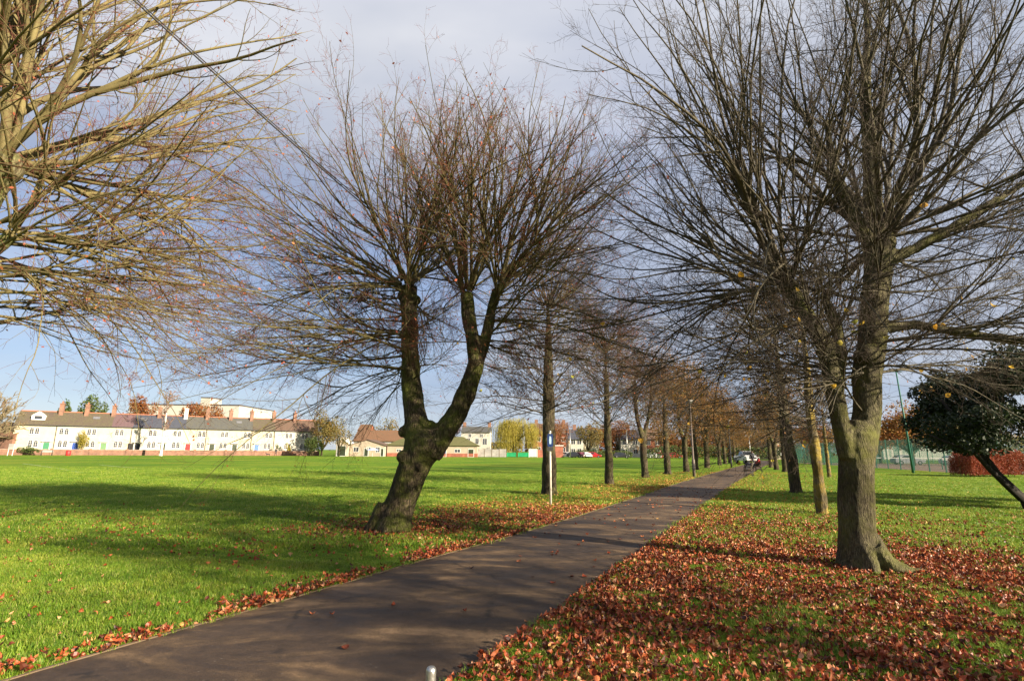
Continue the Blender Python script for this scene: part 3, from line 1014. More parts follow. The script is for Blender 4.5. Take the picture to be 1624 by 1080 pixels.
def tree_right():
    rng = np.random.default_rng(37)
    base = np.array([4.83, 7.85, 0.0])
    root = empty('lime_tree', base, 0, 'largest bare lime, stout grey green trunk right of the path rooted among red leaves', 'tree')
    Y = base[1]
    mb = MB()
    tr = loc([(1364, 905, 0), (1361, 880, 0), (1358, 830, 0), (1357, 780, 0), (1358, 730, 0), (1358, 690, 0), (1362, 672, 0.02)], Y, base)
    tr[0].z = -0.05
    mb.tube(tr, [0.30, 0.255, 0.232, 0.228, 0.235, 0.245, 0.17], 22)
    A = loc([(1366, 715, 0.03), (1375, 655, 0.05), (1374, 600, 0.08), (1383, 540, 0.1), (1388, 480, 0.1), (1391, 430, 0.1), (1392, 385, 0.1)], Y, base)
    mb.tube(A, [0.20, 0.185, 0.20, 0.195, 0.19, 0.19, 0.21], 18)
    B = loc([(1345, 725, -0.05), (1333, 670, -0.1), (1323, 620, -0.14), (1315, 578, -0.15), (1310, 550, -0.15), (1292, 520, -0.1), (1272, 488, 0.0), (1250, 455, 0.1)], Y, base)
    mb.tube(B, [0.14, 0.118, 0.110, 0.112, 0.125, 0.12, 0.11, 0.11], 14)
    C = loc([(1328, 640, 0.0), (1332, 595, 0.1), (1333, 550, 0.2), (1326, 515, 0.25), (1308, 470, 0.3)], Y, base)
    mb.tube(C, [0.09, 0.085, 0.085, 0.085, 0.06], 12)
    D = loc([(1400, 520, 0.1), (1450, 515, 0), (1510, 525, -0.2), (1570, 534, -0.4), (1660, 545, -0.7)], Y, base)
    mb.tube(D, [0.10, 0.08, 0.07, 0.062, 0.045], 10)
    E_ = loc([(1396, 420, 0.1), (1450, 395, 0), (1520, 355, -0.2), (1590, 312, -0.35), (1680, 255, -0.5)], Y, base)
    mb.tube(E_, [0.12, 0.085, 0.07, 0.055, 0.035], 10)
    G = loc([(1392, 395, 0.1), (1384, 320, 0.1), (1380, 240, 0.1), (1372, 150, 0.05), (1376, 60, 0.0), (1370, -30, 0.0)], Y, base)
    mb.tube(G, [0.19, 0.135, 0.105, 0.08, 0.058, 0.035], 12)
    H = loc([(1390, 400, 0.1), (1350, 345, -0.1), (1322, 270, -0.25), (1310, 190, -0.4)], Y, base)
    mb.tube(H, [0.14, 0.09, 0.07, 0.045], 10)
    mb.ball(A[-1], 0.25, 12, 8)
    mb.ball(B[-1], 0.15, 12, 8)
    for px, py, dy, r in [(1312, 548, -0.15, 0.15), (1376, 565, 0, 0.22), (1385, 470, 0, 0.21)]:
        mb.ball(Vector(at(px, py, Y + dy) - base), r * 0.85, 12, 8)
    flare(mb, (0.0, 0, 0), 0.27, rng, 7, 1.35, 0.42)
    # the long surface root running out to the right
    g0 = Vector((0.0, 0.0, 0.0))
    mb.tube([Vector((0.14, -0.12, 0.42)), Vector((0.27, -0.22, 0.16)), Vector((0.45, -0.30, 0.05)), Vector((0.70, -0.30, 0.01)), Vector((0.95, -0.36, -0.05))],
            [0.10, 0.075, 0.05, 0.038, 0.025], 10)
    mb.tube([Vector((0.1, -0.2, 0.3)), Vector((0.22, -0.34, 0.08)), Vector((0.5, -0.42, 0.0)), Vector((0.62, -0.46, -0.05))], [0.12, 0.09, 0.05, 0.03], 10)
    remeshed('trunk', mb, 0.024, M['bark_right'], root, bark_disp(0.022, 0.014, 7.0))
    hA, hB = A[-1], B[-1]
    S = cat(
        head_shoots(hA, 10, rng, (4.2, 5.3), (0.034, 0.058), (0.7, 1.5), up_hi=0.35),
        head_shoots(hA, 11, rng, (4.0, 5.0), (0.024, 0.042), (0.05, 0.7), 0.3, 2.6, up_hi=0.3),
        head_shoots(hB, 12, rng, (4.4, 5.5), (0.024, 0.042), (0.45, 1.45), math.pi, 2.0, up_hi=0.4),
        head_shoots(hB, 13, rng, (4.0, 5.2), (0.018, 0.032), (0.0, 0.6), math.pi, 1.7, up_hi=0.4),
        limb_shoots(A, 0.30, 0.98, 15, rng, (-0.08, 0.35), (3.2, 4.8), (0.016, 0.032), 0.1, 1.9, 0.17),
        limb_shoots(A, 0.2, 0.95, 8, rng, (-0.15, 0.4), (2.6, 4.2), (0.014, 0.026), math.pi, 1.3, 0.17),
        limb_shoots(B, 0.35, 0.95, 16, rng, (-0.12, 0.35), (2.0, 4.2), (0.011, 0.022), math.pi, 1.9, 0.10),
        limb_shoots(A, 0.05, 0.65, 16, rng, (-0.2, 0.5), (1.2, 3.4), (0.009, 0.018), 0, math.pi, 0.17),
        limb_shoots(C, 0.3, 1.0, 10, rng, (-0.3, 0.9), (1.2, 3.2), (0.010, 0.020), math.pi, 2.5, 0.08),
        limb_shoots(D, 0.1, 1.0, 8, rng, (-0.2, 0.8), (1.4, 2.8), (0.010, 0.02), 0.0, 2.0, 0.05),
        limb_shoots(E_, 0.15, 1.0, 9, rng, (0.0, 1.2), (1.6, 3.2), (0.012, 0.024), 0.0, 2.2, 0.05),
        limb_shoots(G, 0.15, 1.0, 15, rng, (0.2, 1.2), (1.6, 3.2), (0.014, 0.026), 0.0, math.pi, 0.06),
        limb_shoots(H, 0.2, 1.0, 9, rng, (0.3, 1.3), (2.0, 3.4), (0.014, 0.026), math.pi, 2.4, 0.06))
    P1, P3 = shoots_to_parts(root, *S, rng, [M['shoot_grey'], M['twig_brown']], k=(9, 6, 1), kf=3)
    # yellow leaves still clinging low in the crown
    low = P3[(P3[:, -1, 2] < 3.6)]
    pts = low[rng.integers(0, len(low), 60), -1]
    cling(root, pts, rng)
    hi = P3[(P3[:, -1, 2] > 3.6)]
    cling(root, hi[rng.integers(0, len(hi), 16), -1], rng)


tree_right()


# ------------------------------------------------------------------ avenue limes, shared kinds
def generic_tree(name, seed, H=5.0, rt=0.24, n=66, crown=(3.0, 4.4), fork=False, leaves=0, leaf='leaf_ochre', mats=('bark_row', 'shoot_row', 'twig_brown'),
                 k=(8, 4), tw=1.0, lsize=0.05, el_lo=-0.05, lean=0.0):
    rng = np.random.default_rng(seed)
    mb = MB()
    hts = []
    if not fork:
        tr = [Vector((0, 0, -0.1)), Vector((lean * 0.3, 0, H * 0.25)), Vector((lean * 0.6, 0.02, H * 0.5)), Vector((lean * 0.9, 0.0, H * 0.8)), Vector((lean, 0, H))]
        mb.tube(tr, [rt * 1.2, rt, rt * 0.93, rt * 0.6, rt * 0.28], 12)
        hts.append((tr, 1.0))
    else:
        f = H * 0.42
        tr = [Vector((0, 0, -0.1)), Vector((0.02, 0, f * 0.5)), Vector((0.03, 0, f))]
        mb.tube(tr, [rt * 1.25, rt * 0.98, rt * 1.05], 12)
        a = [Vector((0.02, 0, f * 0.9)), Vector((0.36, 0.05, f + H * 0.18)), Vector((0.42, 0.05, H * 0.8)), Vector((0.45, 0.1, H))]
        b = [Vector((0.02, 0, f * 0.9)), Vector((-0.42, -0.05, f + H * 0.22)), Vector((-0.62, -0.1, H * 0.8)), Vector((-0.66, -0.1, H))]
        mb.tube(a, [rt * 0.8, rt * 0.7, rt * 0.6, rt * 0.5], 10)
        mb.tube(b, [rt * 0.75, rt * 0.6, rt * 0.5, rt * 0.45], 10)
        hts += [(a, 0.5), (b, 0.5)]
    flare(mb, (0, 0, 0), rt, rng, 6, 1.45, 0.35)
    root = empty(name, (0, 0, 0))
    remeshed('trunk', mb, 0.05, M[mats[0]], root, bark_disp(0.04, 0.02, seed * 1.0))
    sets = []
    t_lo = 0.41 if not fork else 0.34
    for tr_, w in hts:
        m = int(n * w)
        sets.append(head_shoots(tr_[-1], int(m * 0.3), rng, (crown[1] * 0.62, crown[1] * 0.85), (0.016, 0.030), (0.3, 1.5), up_hi=0.6, spread=rt * 0.4))
        q = limb_shoots(tr_, t_lo, 1.0, m - int(m * 0.3), rng, (el_lo, max(0.75, el_lo + 0.5)), (crown[0] * 0.9, crown[0] * 1.15), (0.012, 0.024), 0, math.pi, rt * 0.5)
        zz = np.clip((q[0][:, 2] - H * t_lo) / (H * (1 - t_lo)), 0, 1)
        q[2][:] *= 1.05 - 0.38 * zz ** 1.5
        sets.append(q)
    st, d, L, r0, up = cat(*sets)
    P1 = grow(st, d, L, 9, up, 0.07, rng)
    R1 = taper(r0, 9, 0.2)
    p2, s2, d2, L2, r2 = children(P1, R1, k[0], 0.12, 0.98, 0.62, lambda par, t: L[par] * rng.uniform(0.2, 0.42, len(par)) * (1.05 - 0.5 * t), rng, 0.6, 0.003 * tw)
    P2 = grow(s2, d2, L2, 5, 0.08, 0.12, rng)
    R2 = taper(r2 * tw, 5, 0.4)
    p3, s3, d3, L3, r3 = children(P2, R2, k[1], 0.15, 1.0, 0.75, lambda par, t: rng.uniform(0.2, 0.7, len(par)) * np.clip(L2[par], 0.5, 1.2), rng, 0.7, 0.0028 * tw)
    P3 = grow(s3, d3, L3, 3, 0.1, 0.18, rng)
    R3 = taper(r3, 3, 0.6)
    parts = [(*tube_np(P1, R1, 5), 0), (*tube_np(P2, R2, 3), 0), (*tube_np(P3, R3, 3), 1)]
    V, Qd, mi = merge(parts)
    link('crown', mesh_np('crown', V, Qd, mi), root, [M[mats[1]], M[mats[2]]], True)
    if name == 'lime_tree' and seed == 101:
        w = P3[(P3[:, -1, 2] < 5.2)]
        cling(root, w[rng.integers(0, len(w), 16), -1], rng, 1.6)
    if leaves:
        src = np.concatenate([P3[:, 1], P3[:, 2], P2[:, -1]])
        pt = src[rng.integers(0, len(src), leaves)] + rng.normal(0, 0.04, (leaves, 3))
        V, Qd = quads_at(pt, lsize, rng)
        o = link('leaves', mesh_np('leaves', V, Qd), root, M[leaf])
        o['kind'] = 'stuff'
    return root


M['leaf_ochre'] = leaf_mat('leaf_ochre', [(0.0, (0.23, 0.12, 0.028)), (0.4, (0.28, 0.125, 0.028)), (0.7, (0.22, 0.15, 0.032)), (1.0, (0.25, 0.08, 0.025))], 0.4)
M['leaf_rust'] = leaf_mat('leaf_rust', [(0.0, (0.17, 0.055, 0.025)), (0.5, (0.26, 0.09, 0.03)), (1.0, (0.30, 0.15, 0.04))], 0.4)
M['leaf_brick'] = leaf_mat('leaf_brick', [(0.0, (0.20, 0.04, 0.025)), (0.5, (0.28, 0.06, 0.03)), (1.0, (0.30, 0.10, 0.035))], 0.3)
M['leaf_willow'] = leaf_mat('leaf_willow', [(0.0, (0.30, 0.27, 0.04)), (0.5, (0.40, 0.31, 0.05)), (1.0, (0.24, 0.23, 0.04))], 0.4)
M['leaf_dark'] = leaf_mat('leaf_dark_green', [(0.0, (0.012, 0.022, 0.009)), (0.6, (0.020, 0.034, 0.012)), (1.0, (0.032, 0.042, 0.015))], 0.12, 0.55)
M['leaf_green'] = leaf_mat('leaf_green', [(0.0, (0.05, 0.085, 0.02)), (0.6, (0.08, 0.12, 0.03)), (1.0, (0.12, 0.13, 0.03))], 0.25)
M['leaf_olive'] = leaf_mat('leaf_olive', [(0.0, (0.13, 0.12, 0.035)), (0.5, (0.20, 0.16, 0.045)), (1.0, (0.27, 0.16, 0.045))], 0.35)

kinds = {
    'a': generic_tree('lime_tree', 101, 6.6, 0.235, 136, (4.0, 4.6), leaves=900, leaf='leaf_bud', k=(9, 6), lsize=0.035),
    'b': generic_tree('lime_tree', 102, 6.2, 0.185, 136, (3.8, 4.4), leaves=1500, leaf='leaf_rust', k=(9, 6), lsize=0.03, mats=('bark_row', 'shoot_row', 'twig_red')),
    'f': generic_tree('lime_tree', 103, 5.6, 0.19, 116, (3.4, 4.4), fork=True, leaves=2600, k=(7, 4), lsize=0.045, mats=('bark_row', 'shoot_row', 'twig_ochre')),
    'c': generic_tree('lime_tree', 104, 5.6, 0.20, 92, (3.4, 4.2), leaves=4200, k=(6, 4), tw=1.4, lsize=0.06, mats=('bark_row', 'shoot_row', 'twig_ochre')),
    'd': generic_tree('lime_tree', 105, 5.2, 0.19, 82, (3.3, 4.2), fork=True, leaves=4600, leaf='leaf_ochre', k=(6, 4), tw=1.4, lsize=0.065, mats=('bark_row', 'shoot_row', 'twig_ochre')),
    's': generic_tree('lime_tree', 106, 5.2, 0.135, 70, (3.0, 4.0), leaves=1200, k=(7, 5), lsize=0.045, mats=('bark_lichen', 'shoot_grey', 'twig_brown'), fork=False),
    'r': generic_tree('lime_tree', 107, 5.8, 0.185, 80, (3.6, 4.6), leaves=2200, k=(7, 4), lsize=0.045, mats=('bark_row', 'shoot_grey', 'twig_ochre'), lean=-0.25),
}
used = set()


def plant(kind, x, y, rz, s, label, group='limes lining the path', cat_='tree'):
    o = kinds[kind]
    if kind in used:
        o = copy_tree(o)
    used.add(kind)
    o.location = (x, y, 0)
    o.rotation_euler = (0, 0, rz)
    o.scale = (s, s, s)
    tag(o, label, cat_, group)
    return o


plant('a', 1.38, 20.0, 0.3, 1.05, 'bare lime with a straight trunk standing just behind the thin signpost, left of the path')
plant('b', 4.76, 26.8, 1.3, 1.05, 'straight trunked bare lime between the signpost lime and the forked lime on the left side')
plant('f', 8.33, 34.3, 3.3, 1.08, 'lime whose trunk forks in a V beside the path, third beyond the big forked tree')
plant('c', 11.2, 39.4, 0.9, 1.12, 'lime with ochre twigs between the V forked lime and the near lamp post')
plant('d', 14.25, 44.8, 2.0, 1.15, 'swollen based lime seen touching the left side of the near lamp post')
ex = [('c', 17.0, 50.6, 2.5), ('d', 20.3, 57.0, 0.4), ('c', 22.3, 62.3, 4.2), ('d', 26.4, 69.5, 5.0), ('c', 30.0, 77.0, 1.0), ('d', 33.5, 84.0, 3.0), ('c', 37.5, 92.0, 5.5)]
exl = ['first lime to the right of the near lamp post, on the left verge',
       'second lime to the right of the near grey lamp post, slightly leaning dark trunk',
       'third lime to the right of the near lamp post, in front of the dark hedge',
       'lime just left of the dark far lamp post, orange crown',
       'lime just right of the dark far lamp post on the left verge',
       'small looking lime left of the white pickup on the left verge',
       'farthest lime of the left hand row, behind the white pickup']
for (k_, x, y, rz), lb in zip(ex, exl):
    plant(k_, x, y, rz, 1.15, lb)
plant('s', 8.13, 14.62, 0.5, 1.0, 'slim lime with yellow lichen on its trunk, directly left of the stout lime')
plant('r', 11.15, 21.7, 0.2, 1.08, 'lime with a trunk leaning to the left behind the lichen covered slim lime')
plant('s', 21.0, 36.4, 2.2, 0.92, 'thin pale trunked lime seen between the lichen covered lime and the stout lime')
plant('c', 23.2, 46.6, 3.9, 1.05, 'straight sunlit trunk right of the benches, nearest of the far right hand limes')
plant('d', 25.3, 52.5, 1.9, 1.05, 'lime with a crooked dark trunk right of the benches, second of those limes')
plant('c', 28.6, 60.5, 0.0, 1.05, 'lime right of the seated person, third of the far right hand limes')
plant('d', 33.0, 69.5, 4.9, 1.05, 'lime right of the white pickup, fourth of the far right hand limes')
plant('c', 38.0, 80.0, 2.9, 1.05, 'farthest lime of the right hand row, its crown meeting the row opposite')
# two more of the row behind the camera, whose shade falls into the picture
plant('b', 12.0, -1.2, 2.6, 1.0, 'bare lime standing outside the right edge of the picture')


# ------------------------------------------------------------------ other trees and shrubs
def leafy(name, seed, label, base, rad, hgt, zlo, nleaf, size, leaf, bark='bark_row', stems=1, rz=0.0, blob=9, twigs=40, group=None, dens=1.0, cat_='tree', trunk_r=0.2, shape=None):
    """tree or shrub: trunk, limbs and a crown of leaves gathered in clumps with gaps"""
    rng = np.random.default_rng(seed)
    root = empty(name, base, rz, label, cat_, group)
    mb = MB()
    zc_ = (hgt + zlo) / 2
    cl = []
    for i in range(blob):
        d = norm(rng.normal(0, 1, 3))
        f = rng.uniform(0.25, 0.95)
        c = np.array([d[0] * rad[0] * f * 0.8, d[1] * rad[1] * f * 0.8, zc_ + d[2] * (hgt - zlo) / 2 * f * 0.85])
        cl.append((c, rng.uniform(0.28, 0.5)))
    for s in range(stems):
        a = rng.uniform(0, 6.28)
        o = np.array([math.cos(a), math.sin(a), 0]) * (0.0 if stems == 1 else trunk_r * 1.5)
        mb.tube([o + (0, 0, -0.1), o * 1.5 + (0, 0, max(zlo, 0.3) * 0.6), o * 2 + (0, 0, zc_)], [trunk_r, trunk_r * 0.8, trunk_r * 0.4], 8)
        for c, _ in cl[s::stems]:
            st = np.array([0, 0, max(zlo, 0.3) * rng.uniform(0.6, 1.1)]) + o
            md = (st + c) / 2 + np.array([0, 0, -0.1]) * rad[0]
            mb.tube([st, md, c], [trunk_r * 0.5, trunk_r * 0.32, trunk_r * 0.12], 5)
    mb.build('trunk', M[bark], root, True)
    pts = []
    per = nleaf // blob
    for c, r in cl:
        d = norm(rng.normal(0, 1, (per, 3)))
        rr = rng.uniform(0.25, 1.0, (per, 1)) ** 0.5
        pts.append(c + d * rr * np.array([rad[0] * r * 1.25, rad[1] * r * 1.25, (hgt - zlo) / 2 * r * 1.3]))
    pts = np.concatenate(pts)
    # holes
    nz = np.array([mnoise.noise(Vector(p * (2.2 / max(rad[0], 0.8)))) for p in pts])
    pts = pts[nz > -0.12 - 0.2 * dens]
    pts = pts[pts[:, 2] > 0.05]
    V, Qd = quads_at(pts, size, rng)
    o = link('crown', mesh_np('crown', V, Qd), root, M[leaf])
    return root


# dark evergreen on the right with leaning stems
def evergreen():
    rng = np.random.default_rng(77)
    base = np.array([14.75, 15.9, 0.0])
    root = empty('evergreen_tree', base, 0, 'dark evergreen tree at the right edge with black leaning stems under a broad crown', 'tree')
    mb = MB()
    Y = 15.9
    S1 = [Vector((0.1, 0, -0.1)), Vector((-0.05, 0.05, 0.35)), Vector((-0.55, 0.15, 1.0)), Vector((-0.95, 0.2, 1.7)), Vector((-1.3, 0.3, 2.4)), Vector((-1.7, 0.4, 3.2))]
    mb.tube(S1, [0.16, 0.105, 0.085, 0.078, 0.06, 0.035], 10)
    S2 = [Vector((-0.05, 0.05, 0.3)), Vector((-0.62, -0.1, 0.72)), Vector((-1.1, -0.2, 1.15)), Vector((-1.5, -0.25, 1.62)), Vector((-2.1, -0.2, 1.85)), Vector((-2.6, -0.1, 2.1))]
    mb.tube(S2, [0.12, 0.085, 0.07, 0.055, 0.04, 0.02], 8)
    S3 = [Vector((0.2, 0, 0.1)), Vector((0.6, 0.2, 1.2)), Vector((1.0, 0.3, 2.4)), Vector((1.3, 0.4, 3.5))]
    mb.tube(S3, [0.16, 0.12, 0.1, 0.05], 8)
    mb.tube([Vector((-1.1, -0.2, 1.15)), Vector((-1.12, -0.25, 1.6)), Vector((-1.4, -0.3, 2.0))], [0.045, 0.035, 0.02], 6)
    mb.tube([Vector((-0.95, 0.2, 1.7)), Vector((-0.4, 0.3, 2.3)), Vector((0.3, 0.4, 3.0))], [0.08, 0.06, 0.03], 6)
    mb.build('trunk', mat('evergreen_bark', (0.014, 0.011, 0.008), 0.9, 0.3, 5, 0.5), root, True)
    pts = []
    cl = []
    for i in range(105):
        u, w = rng.uniform(-1, 1, 2)
        x = rng.uniform(-2.1, 6.4)
        e = 1 - ((x - 2.2) / 4.6) ** 2
        top = 2.6 + (1.9 if x < 2.4 else 3.0) * math.sqrt(max(e, 0.05))
        z = rng.uniform(1.85, top)
        y = rng.uniform(-1.7, 3.0) * math.sqrt(max(e, 0.15))
        cl.append((np.array([x, y, z]), rng.uniform(0.45, 0.8)))
    for c, r in cl:
        n_ = 800
        d = norm(rng.normal(0, 1, (n_, 3)))
        rr = rng.uniform(0, 1, (n_, 1)) ** 0.45
        pts.append(c + d * rr * r * np.array([1, 1, 0.62]))
    pts = np.concatenate(pts)
    V, Qd = quads_at(pts, 0.055, rng)
    link('crown', mesh_np('crown', V, Qd), root, M['leaf_dark'])


evergreen()

# red hedge behind it
def hedge(name, label, p0, p1, depth, h, leaf, seed, n, size=0.05, cat_='hedge'):
    rng = np.random.default_rng(seed)
    p0, p1 = np.array(p0, float), np.array(p1, float)
    L = np.linalg.norm(p1 - p0)
    root = empty(name, (*p0, 0), math.atan2(p1[1] - p0[1], p1[0] - p0[0]), label, cat_)
    mb = MB()
    for i in range(int(L / 0.5) + 1):
        x = i * 0.5 + rng.uniform(-.1, .1)
        mb.tube([(x, depth / 2, -0.05), (x + rng.uniform(-.1, .1), depth / 2, h * 0.5), (x + rng.uniform(-.25, .25), depth / 2 + rng.uniform(-.2, .2), h * 0.92)], [0.03, 0.02, 0.008], 5)
    mb.build('stems', M['shoot_dark'], root)
    x = rng.uniform(0, L, n)
    top = h * (0.84 + 0.22 * snoise(x, x * 0, 0.9, seed)) * (1 - 0.35 * (2 * x / L - 1) ** 6)
    z = rng.uniform(0.05, 1, n) ** 0.8 * top
    # leaves dense toward the faces
    y = rng.beta(0.55, 0.55, n) * depth
    y += (snoise(x, z, 2.0, seed + 1) - 0.5) * 0.3
    V, Qd = quads_at(np.stack([x, y, z], 1), size, rng)
    o = link('foliage', mesh_np('foliage', V, Qd), root, M[leaf])
    return root


hedge('beech_hedge', 'clipped russet red hedge behind the dark evergreen at the right', (32.3, 38.6), (37.2, 39.3), 1.8, 1.95, 'leaf_brick', 5, 42000, 0.045)
# -------- named background trees


def willow():
    rng = np.random.default_rng(31)
    root = empty('willow_tree', (0.9, 150, 0), 0, 'golden weeping willow beyond the field, left of the signpost', 'tree')
    mb = MB()
    mb.tube([(0, 0, -0.1), (0.1, 0, 2.0), (0, 0, 4.5)], [0.6, 0.45, 0.35], 10)
    tops = []
    for i in range(26):
        a, e = rng.uniform(0, 6.28), rng.uniform(0.1, 1.4)
        r = rng.uniform(3.0, 5.8) * math.cos(e * 0.8)
        z = 6.0 + 3.9 * math.sin(e) + rng.uniform(-0.6, 0.5)
        p = np.array([r * math.cos(a) * 1.08, r * math.sin(a), z])
        mb.tube([(0, 0, 3.5), p * np.array([0.5, 0.5, 0.85]), p], [0.25, 0.14, 0.05], 5)
        tops.append(p)
    mb.build('trunk', M['bark_row'], root, True)
    pts = []
    for p in tops:
        for k in range(44):
            q = p + rng.normal(0, 1, 3) * np.array([1.0, 1.0, 0.35])
            ln = rng.uniform(1.8, 6.5)
            n = int(ln / 0.22)
            out = norm(np.array([q[0], q[1], 0.0]))
            t = np.linspace(0, 1, n)[:, None]
            c = q + out * 0.5 * np.sqrt(t) + np.array([0, 0, -1.0]) * ln * t
            c = c[c[:, 2] > 0.9]
            pts.append(c + rng.normal(0, 0.05, c.shape))
    pts = np.concatenate(pts)
    n = len(pts)
    a = norm(np.array([0, 0, 1.0]) + rng.normal(0, 0.22, (n, 3)))
    b = norm(np.cross(a, norm(rng.normal(0, 1, (n, 3)))))
    V = np.stack([pts - a * 0.20, pts + b * 0.05, pts + a * 0.20, pts - b * 0.05], 1).reshape(-1, 3)
    link('crown', mesh_np('crown', V, np.arange(4 * n).reshape(n, 4)), root, M['leaf_willow'])


willow()
leafy('autumn_tree', 32, 'bushy brown and orange tree standing at the right end of the cottage terrace', (-46.0, 133, 0), (4.6, 4.2), 11.0, 1.2, 5200, 0.22, 'leaf_olive', blob=11, trunk_r=0.3)
leafy('shrub', 33, 'rounded dark green shrub at the foot of the autumn tree beside the end cottage', (-46.8, 128.5, 0), (2.9, 2.2), 5.2, 0.2, 3200, 0.16, 'leaf_green', blob=8, trunk_r=0.12, stems=3, cat_='shrub')
leafy('autumn_tree', 34, 'small rusty brown tree in front of the pale pavilion gable', (-39.6, 126, 0), (3.6, 3.0), 7.0, 1.7, 1500, 0.15, 'leaf_olive', blob=8, trunk_r=0.22)
leafy('autumn_tree', 35, 'red orange tree rising behind the left part of the white house', (-19.0, 176, 0), (5.0, 4.5), 12.6, 3.0, 3400, 0.25, 'leaf_rust', blob=9, trunk_r=0.3)
leafy('evergreen_tree', 36, 'dark conifer poking up between chimneys of the cottage roofs', (-110.0, 142, 0), (3.6, 3.6), 16.2, 6.0, 2600, 0.3, 'leaf_green', blob=9, trunk_r=0.3)
leafy('evergreen_tree', 137, 'narrow dark conifer behind the second chimney from the left of the terrace', (-108.8, 132, 0), (1.5, 1.5), 13.2, 6.0, 1300, 0.25, 'leaf_green', blob=7, trunk_r=0.2)
leafy('autumn_tree', 37, 'domed brown tree behind the chimneys at the middle of the terrace', (-84.0, 146, 0), (7.2, 6), 15.4, 5.0, 4200, 0.3, 'leaf_rust', blob=12, trunk_r=0.4)
leafy('autumn_tree', 38, 'copper coloured tree in front of the long white industrial building', (-107.5, 155, 0), (5.6, 5), 17.6, 6.0, 2400, 0.3, 'leaf_rust', blob=10, trunk_r=0.35)
leafy('autumn_tree', 39, 'olive brown bare looking tree behind the clubhouse roof, left of the big forked trunk', (-36.5, 158, 0), (5.6, 5), 10.3, 3.2, 1500, 0.22, 'leaf_olive', blob=9, trunk_r=0.35)
leafy('shrub', 40, 'leafy green climber growing against the wall beside the blue cottage door', (-88.75, 113.2, 0), (1.5, 0.7), 5.3, 0.1, 1500, 0.12, 'leaf_willow', blob=6, trunk_r=0.06, cat_='shrub')
leafy('shrub', 41, 'low clipped green bush in the garden of the leftmost cottage', (-94.2, 107.0, 0), (2.2, 0.9), 2.0, 0.1, 1400, 0.12, 'leaf_green', blob=6, trunk_r=0.06, cat_='shrub')
leafy('shrub', 42, 'small dark bush before the white cottage wall near the right end of the terrace', (-56.5, 132.2, 0), (0.8, 0.6), 2.9, 0.1, 600, 0.1, 'leaf_green', blob=5, trunk_r=0.05, cat_='shrub')
leafy('shrub', 43, 'spiky yellowish shrub in front of the second cottage from the right end', (-54.5, 133.4, 0), (1.0, 0.7), 3.1, 0.1, 700, 0.12, 'leaf_willow', blob=5, trunk_r=0.05, cat_='shrub')

bgt = [(12.5, 158, 6.5, 11.5, 'leaf_rust', 'brown orange tree right of the willow, behind the brick house'),
       (21.0, 150, 5.0, 10.5, 'leaf_olive', 'olive tree standing over the parked dark cars'),
       (31.0, 160, 6.5, 12.0, 'leaf_rust', 'rusty tree behind the white houses beyond the parked cars'),
       (42.0, 152, 6.0, 12.5, 'leaf_ochre', 'ochre tree seen between the V forked lime and its neighbour'),
       (50.0, 148, 6.0, 11.0, 'leaf_rust', 'russet tree behind the parked red cars'),
       (57.5, 140, 6.0, 11.5, 'leaf_ochre', 'ochre tree beyond the far end of the left hand row'),
       (66.0, 150, 7.0, 12.5, 'leaf_olive', 'olive brown tree closing the view behind the white pickup'),
       (64.0, 118, 5.0, 9.0, 'leaf_rust', 'orange tree over the path end, right of the pickup'),
       (74.0, 128, 6.0, 10.5, 'leaf_ochre', 'ochre tree beyond the benches'),
       (62.0, 92, 5.0, 8.6, 'leaf_rust', 'bronze tree behind the green court fence, left of the slim lime'),
       (72.0, 98, 5.5, 9.4, 'leaf_ochre', 'golden brown tree behind the green court fence, right of the leaning lime'),
       (55.0, 75, 4.4, 7.8, 'leaf_ochre', 'golden brown tree between the lichen covered lime and the leaning lime'),
       (72.5, 99.5, 4.4, 9.5, 'leaf_rust', 'red brown tree seen past the right side of the stout lime, beyond the courts'),
       (90.0, 110, 6.0, 10.5, 'leaf_olive', 'brown tree at the far side of the courts'),
       (100.0, 118, 6.0, 10.5, 'leaf_rust', 'rusty tree at the far right beyond the courts')]
for i, (x, y, r, h, lf, lb) in enumerate(bgt):
    leafy('autumn_tree', 200 + i, lb, (x, y, 0), (r, r * 0.85), h, 2.0, 3600, 0.2, lf, blob=11, trunk_r=0.28, group='autumn trees beyond the field')


# bare tree at the far left and the white birch
def bare_far(name, seed, label, base, H, n, crown, mats, s=1.0, k=(6, 4), tw=3.0, rt=0.22, el=0.3, leaves=0, leaf='leaf_olive'):
    o = generic_tree(name, seed, H, rt, n, crown, mats=mats, k=k, tw=tw, el_lo=el, leaves=leaves, leaf=leaf, lsize=0.10)
    o.location = base
    o.scale = (s, s, s)
    tag(o, label, 'tree')
    return o


M['twig_pale'] = mat('twig_pale', (0.22, 0.17, 0.10), 0.8, 0.3, 1.0)
M['twig_pink'] = mat('twig_pink', (0.27, 0.17, 0.13), 0.8, 0.3, 1.0)
bare_far('bare_tree', 301, 'pale bare tree with fine twigs in front of the leftmost cottage', (-95.5, 100, 0), 6.0, 60, (4.6, 5.4), ('bark_row', 'twig_pale', 'twig_pale'), 1.12, (8, 5), 5.0, leaves=1200)
bare_far('birch_tree', 302, 'slender birch with a white trunk in front of the middle of the terrace', (-72.8, 114.0, 0), 10.5, 44, (2.2, 3.6), ('birch_bark', 'twig_pink', 'twig_pink'), 1.05, (6, 5), 4.5, 0.24, 0.7)


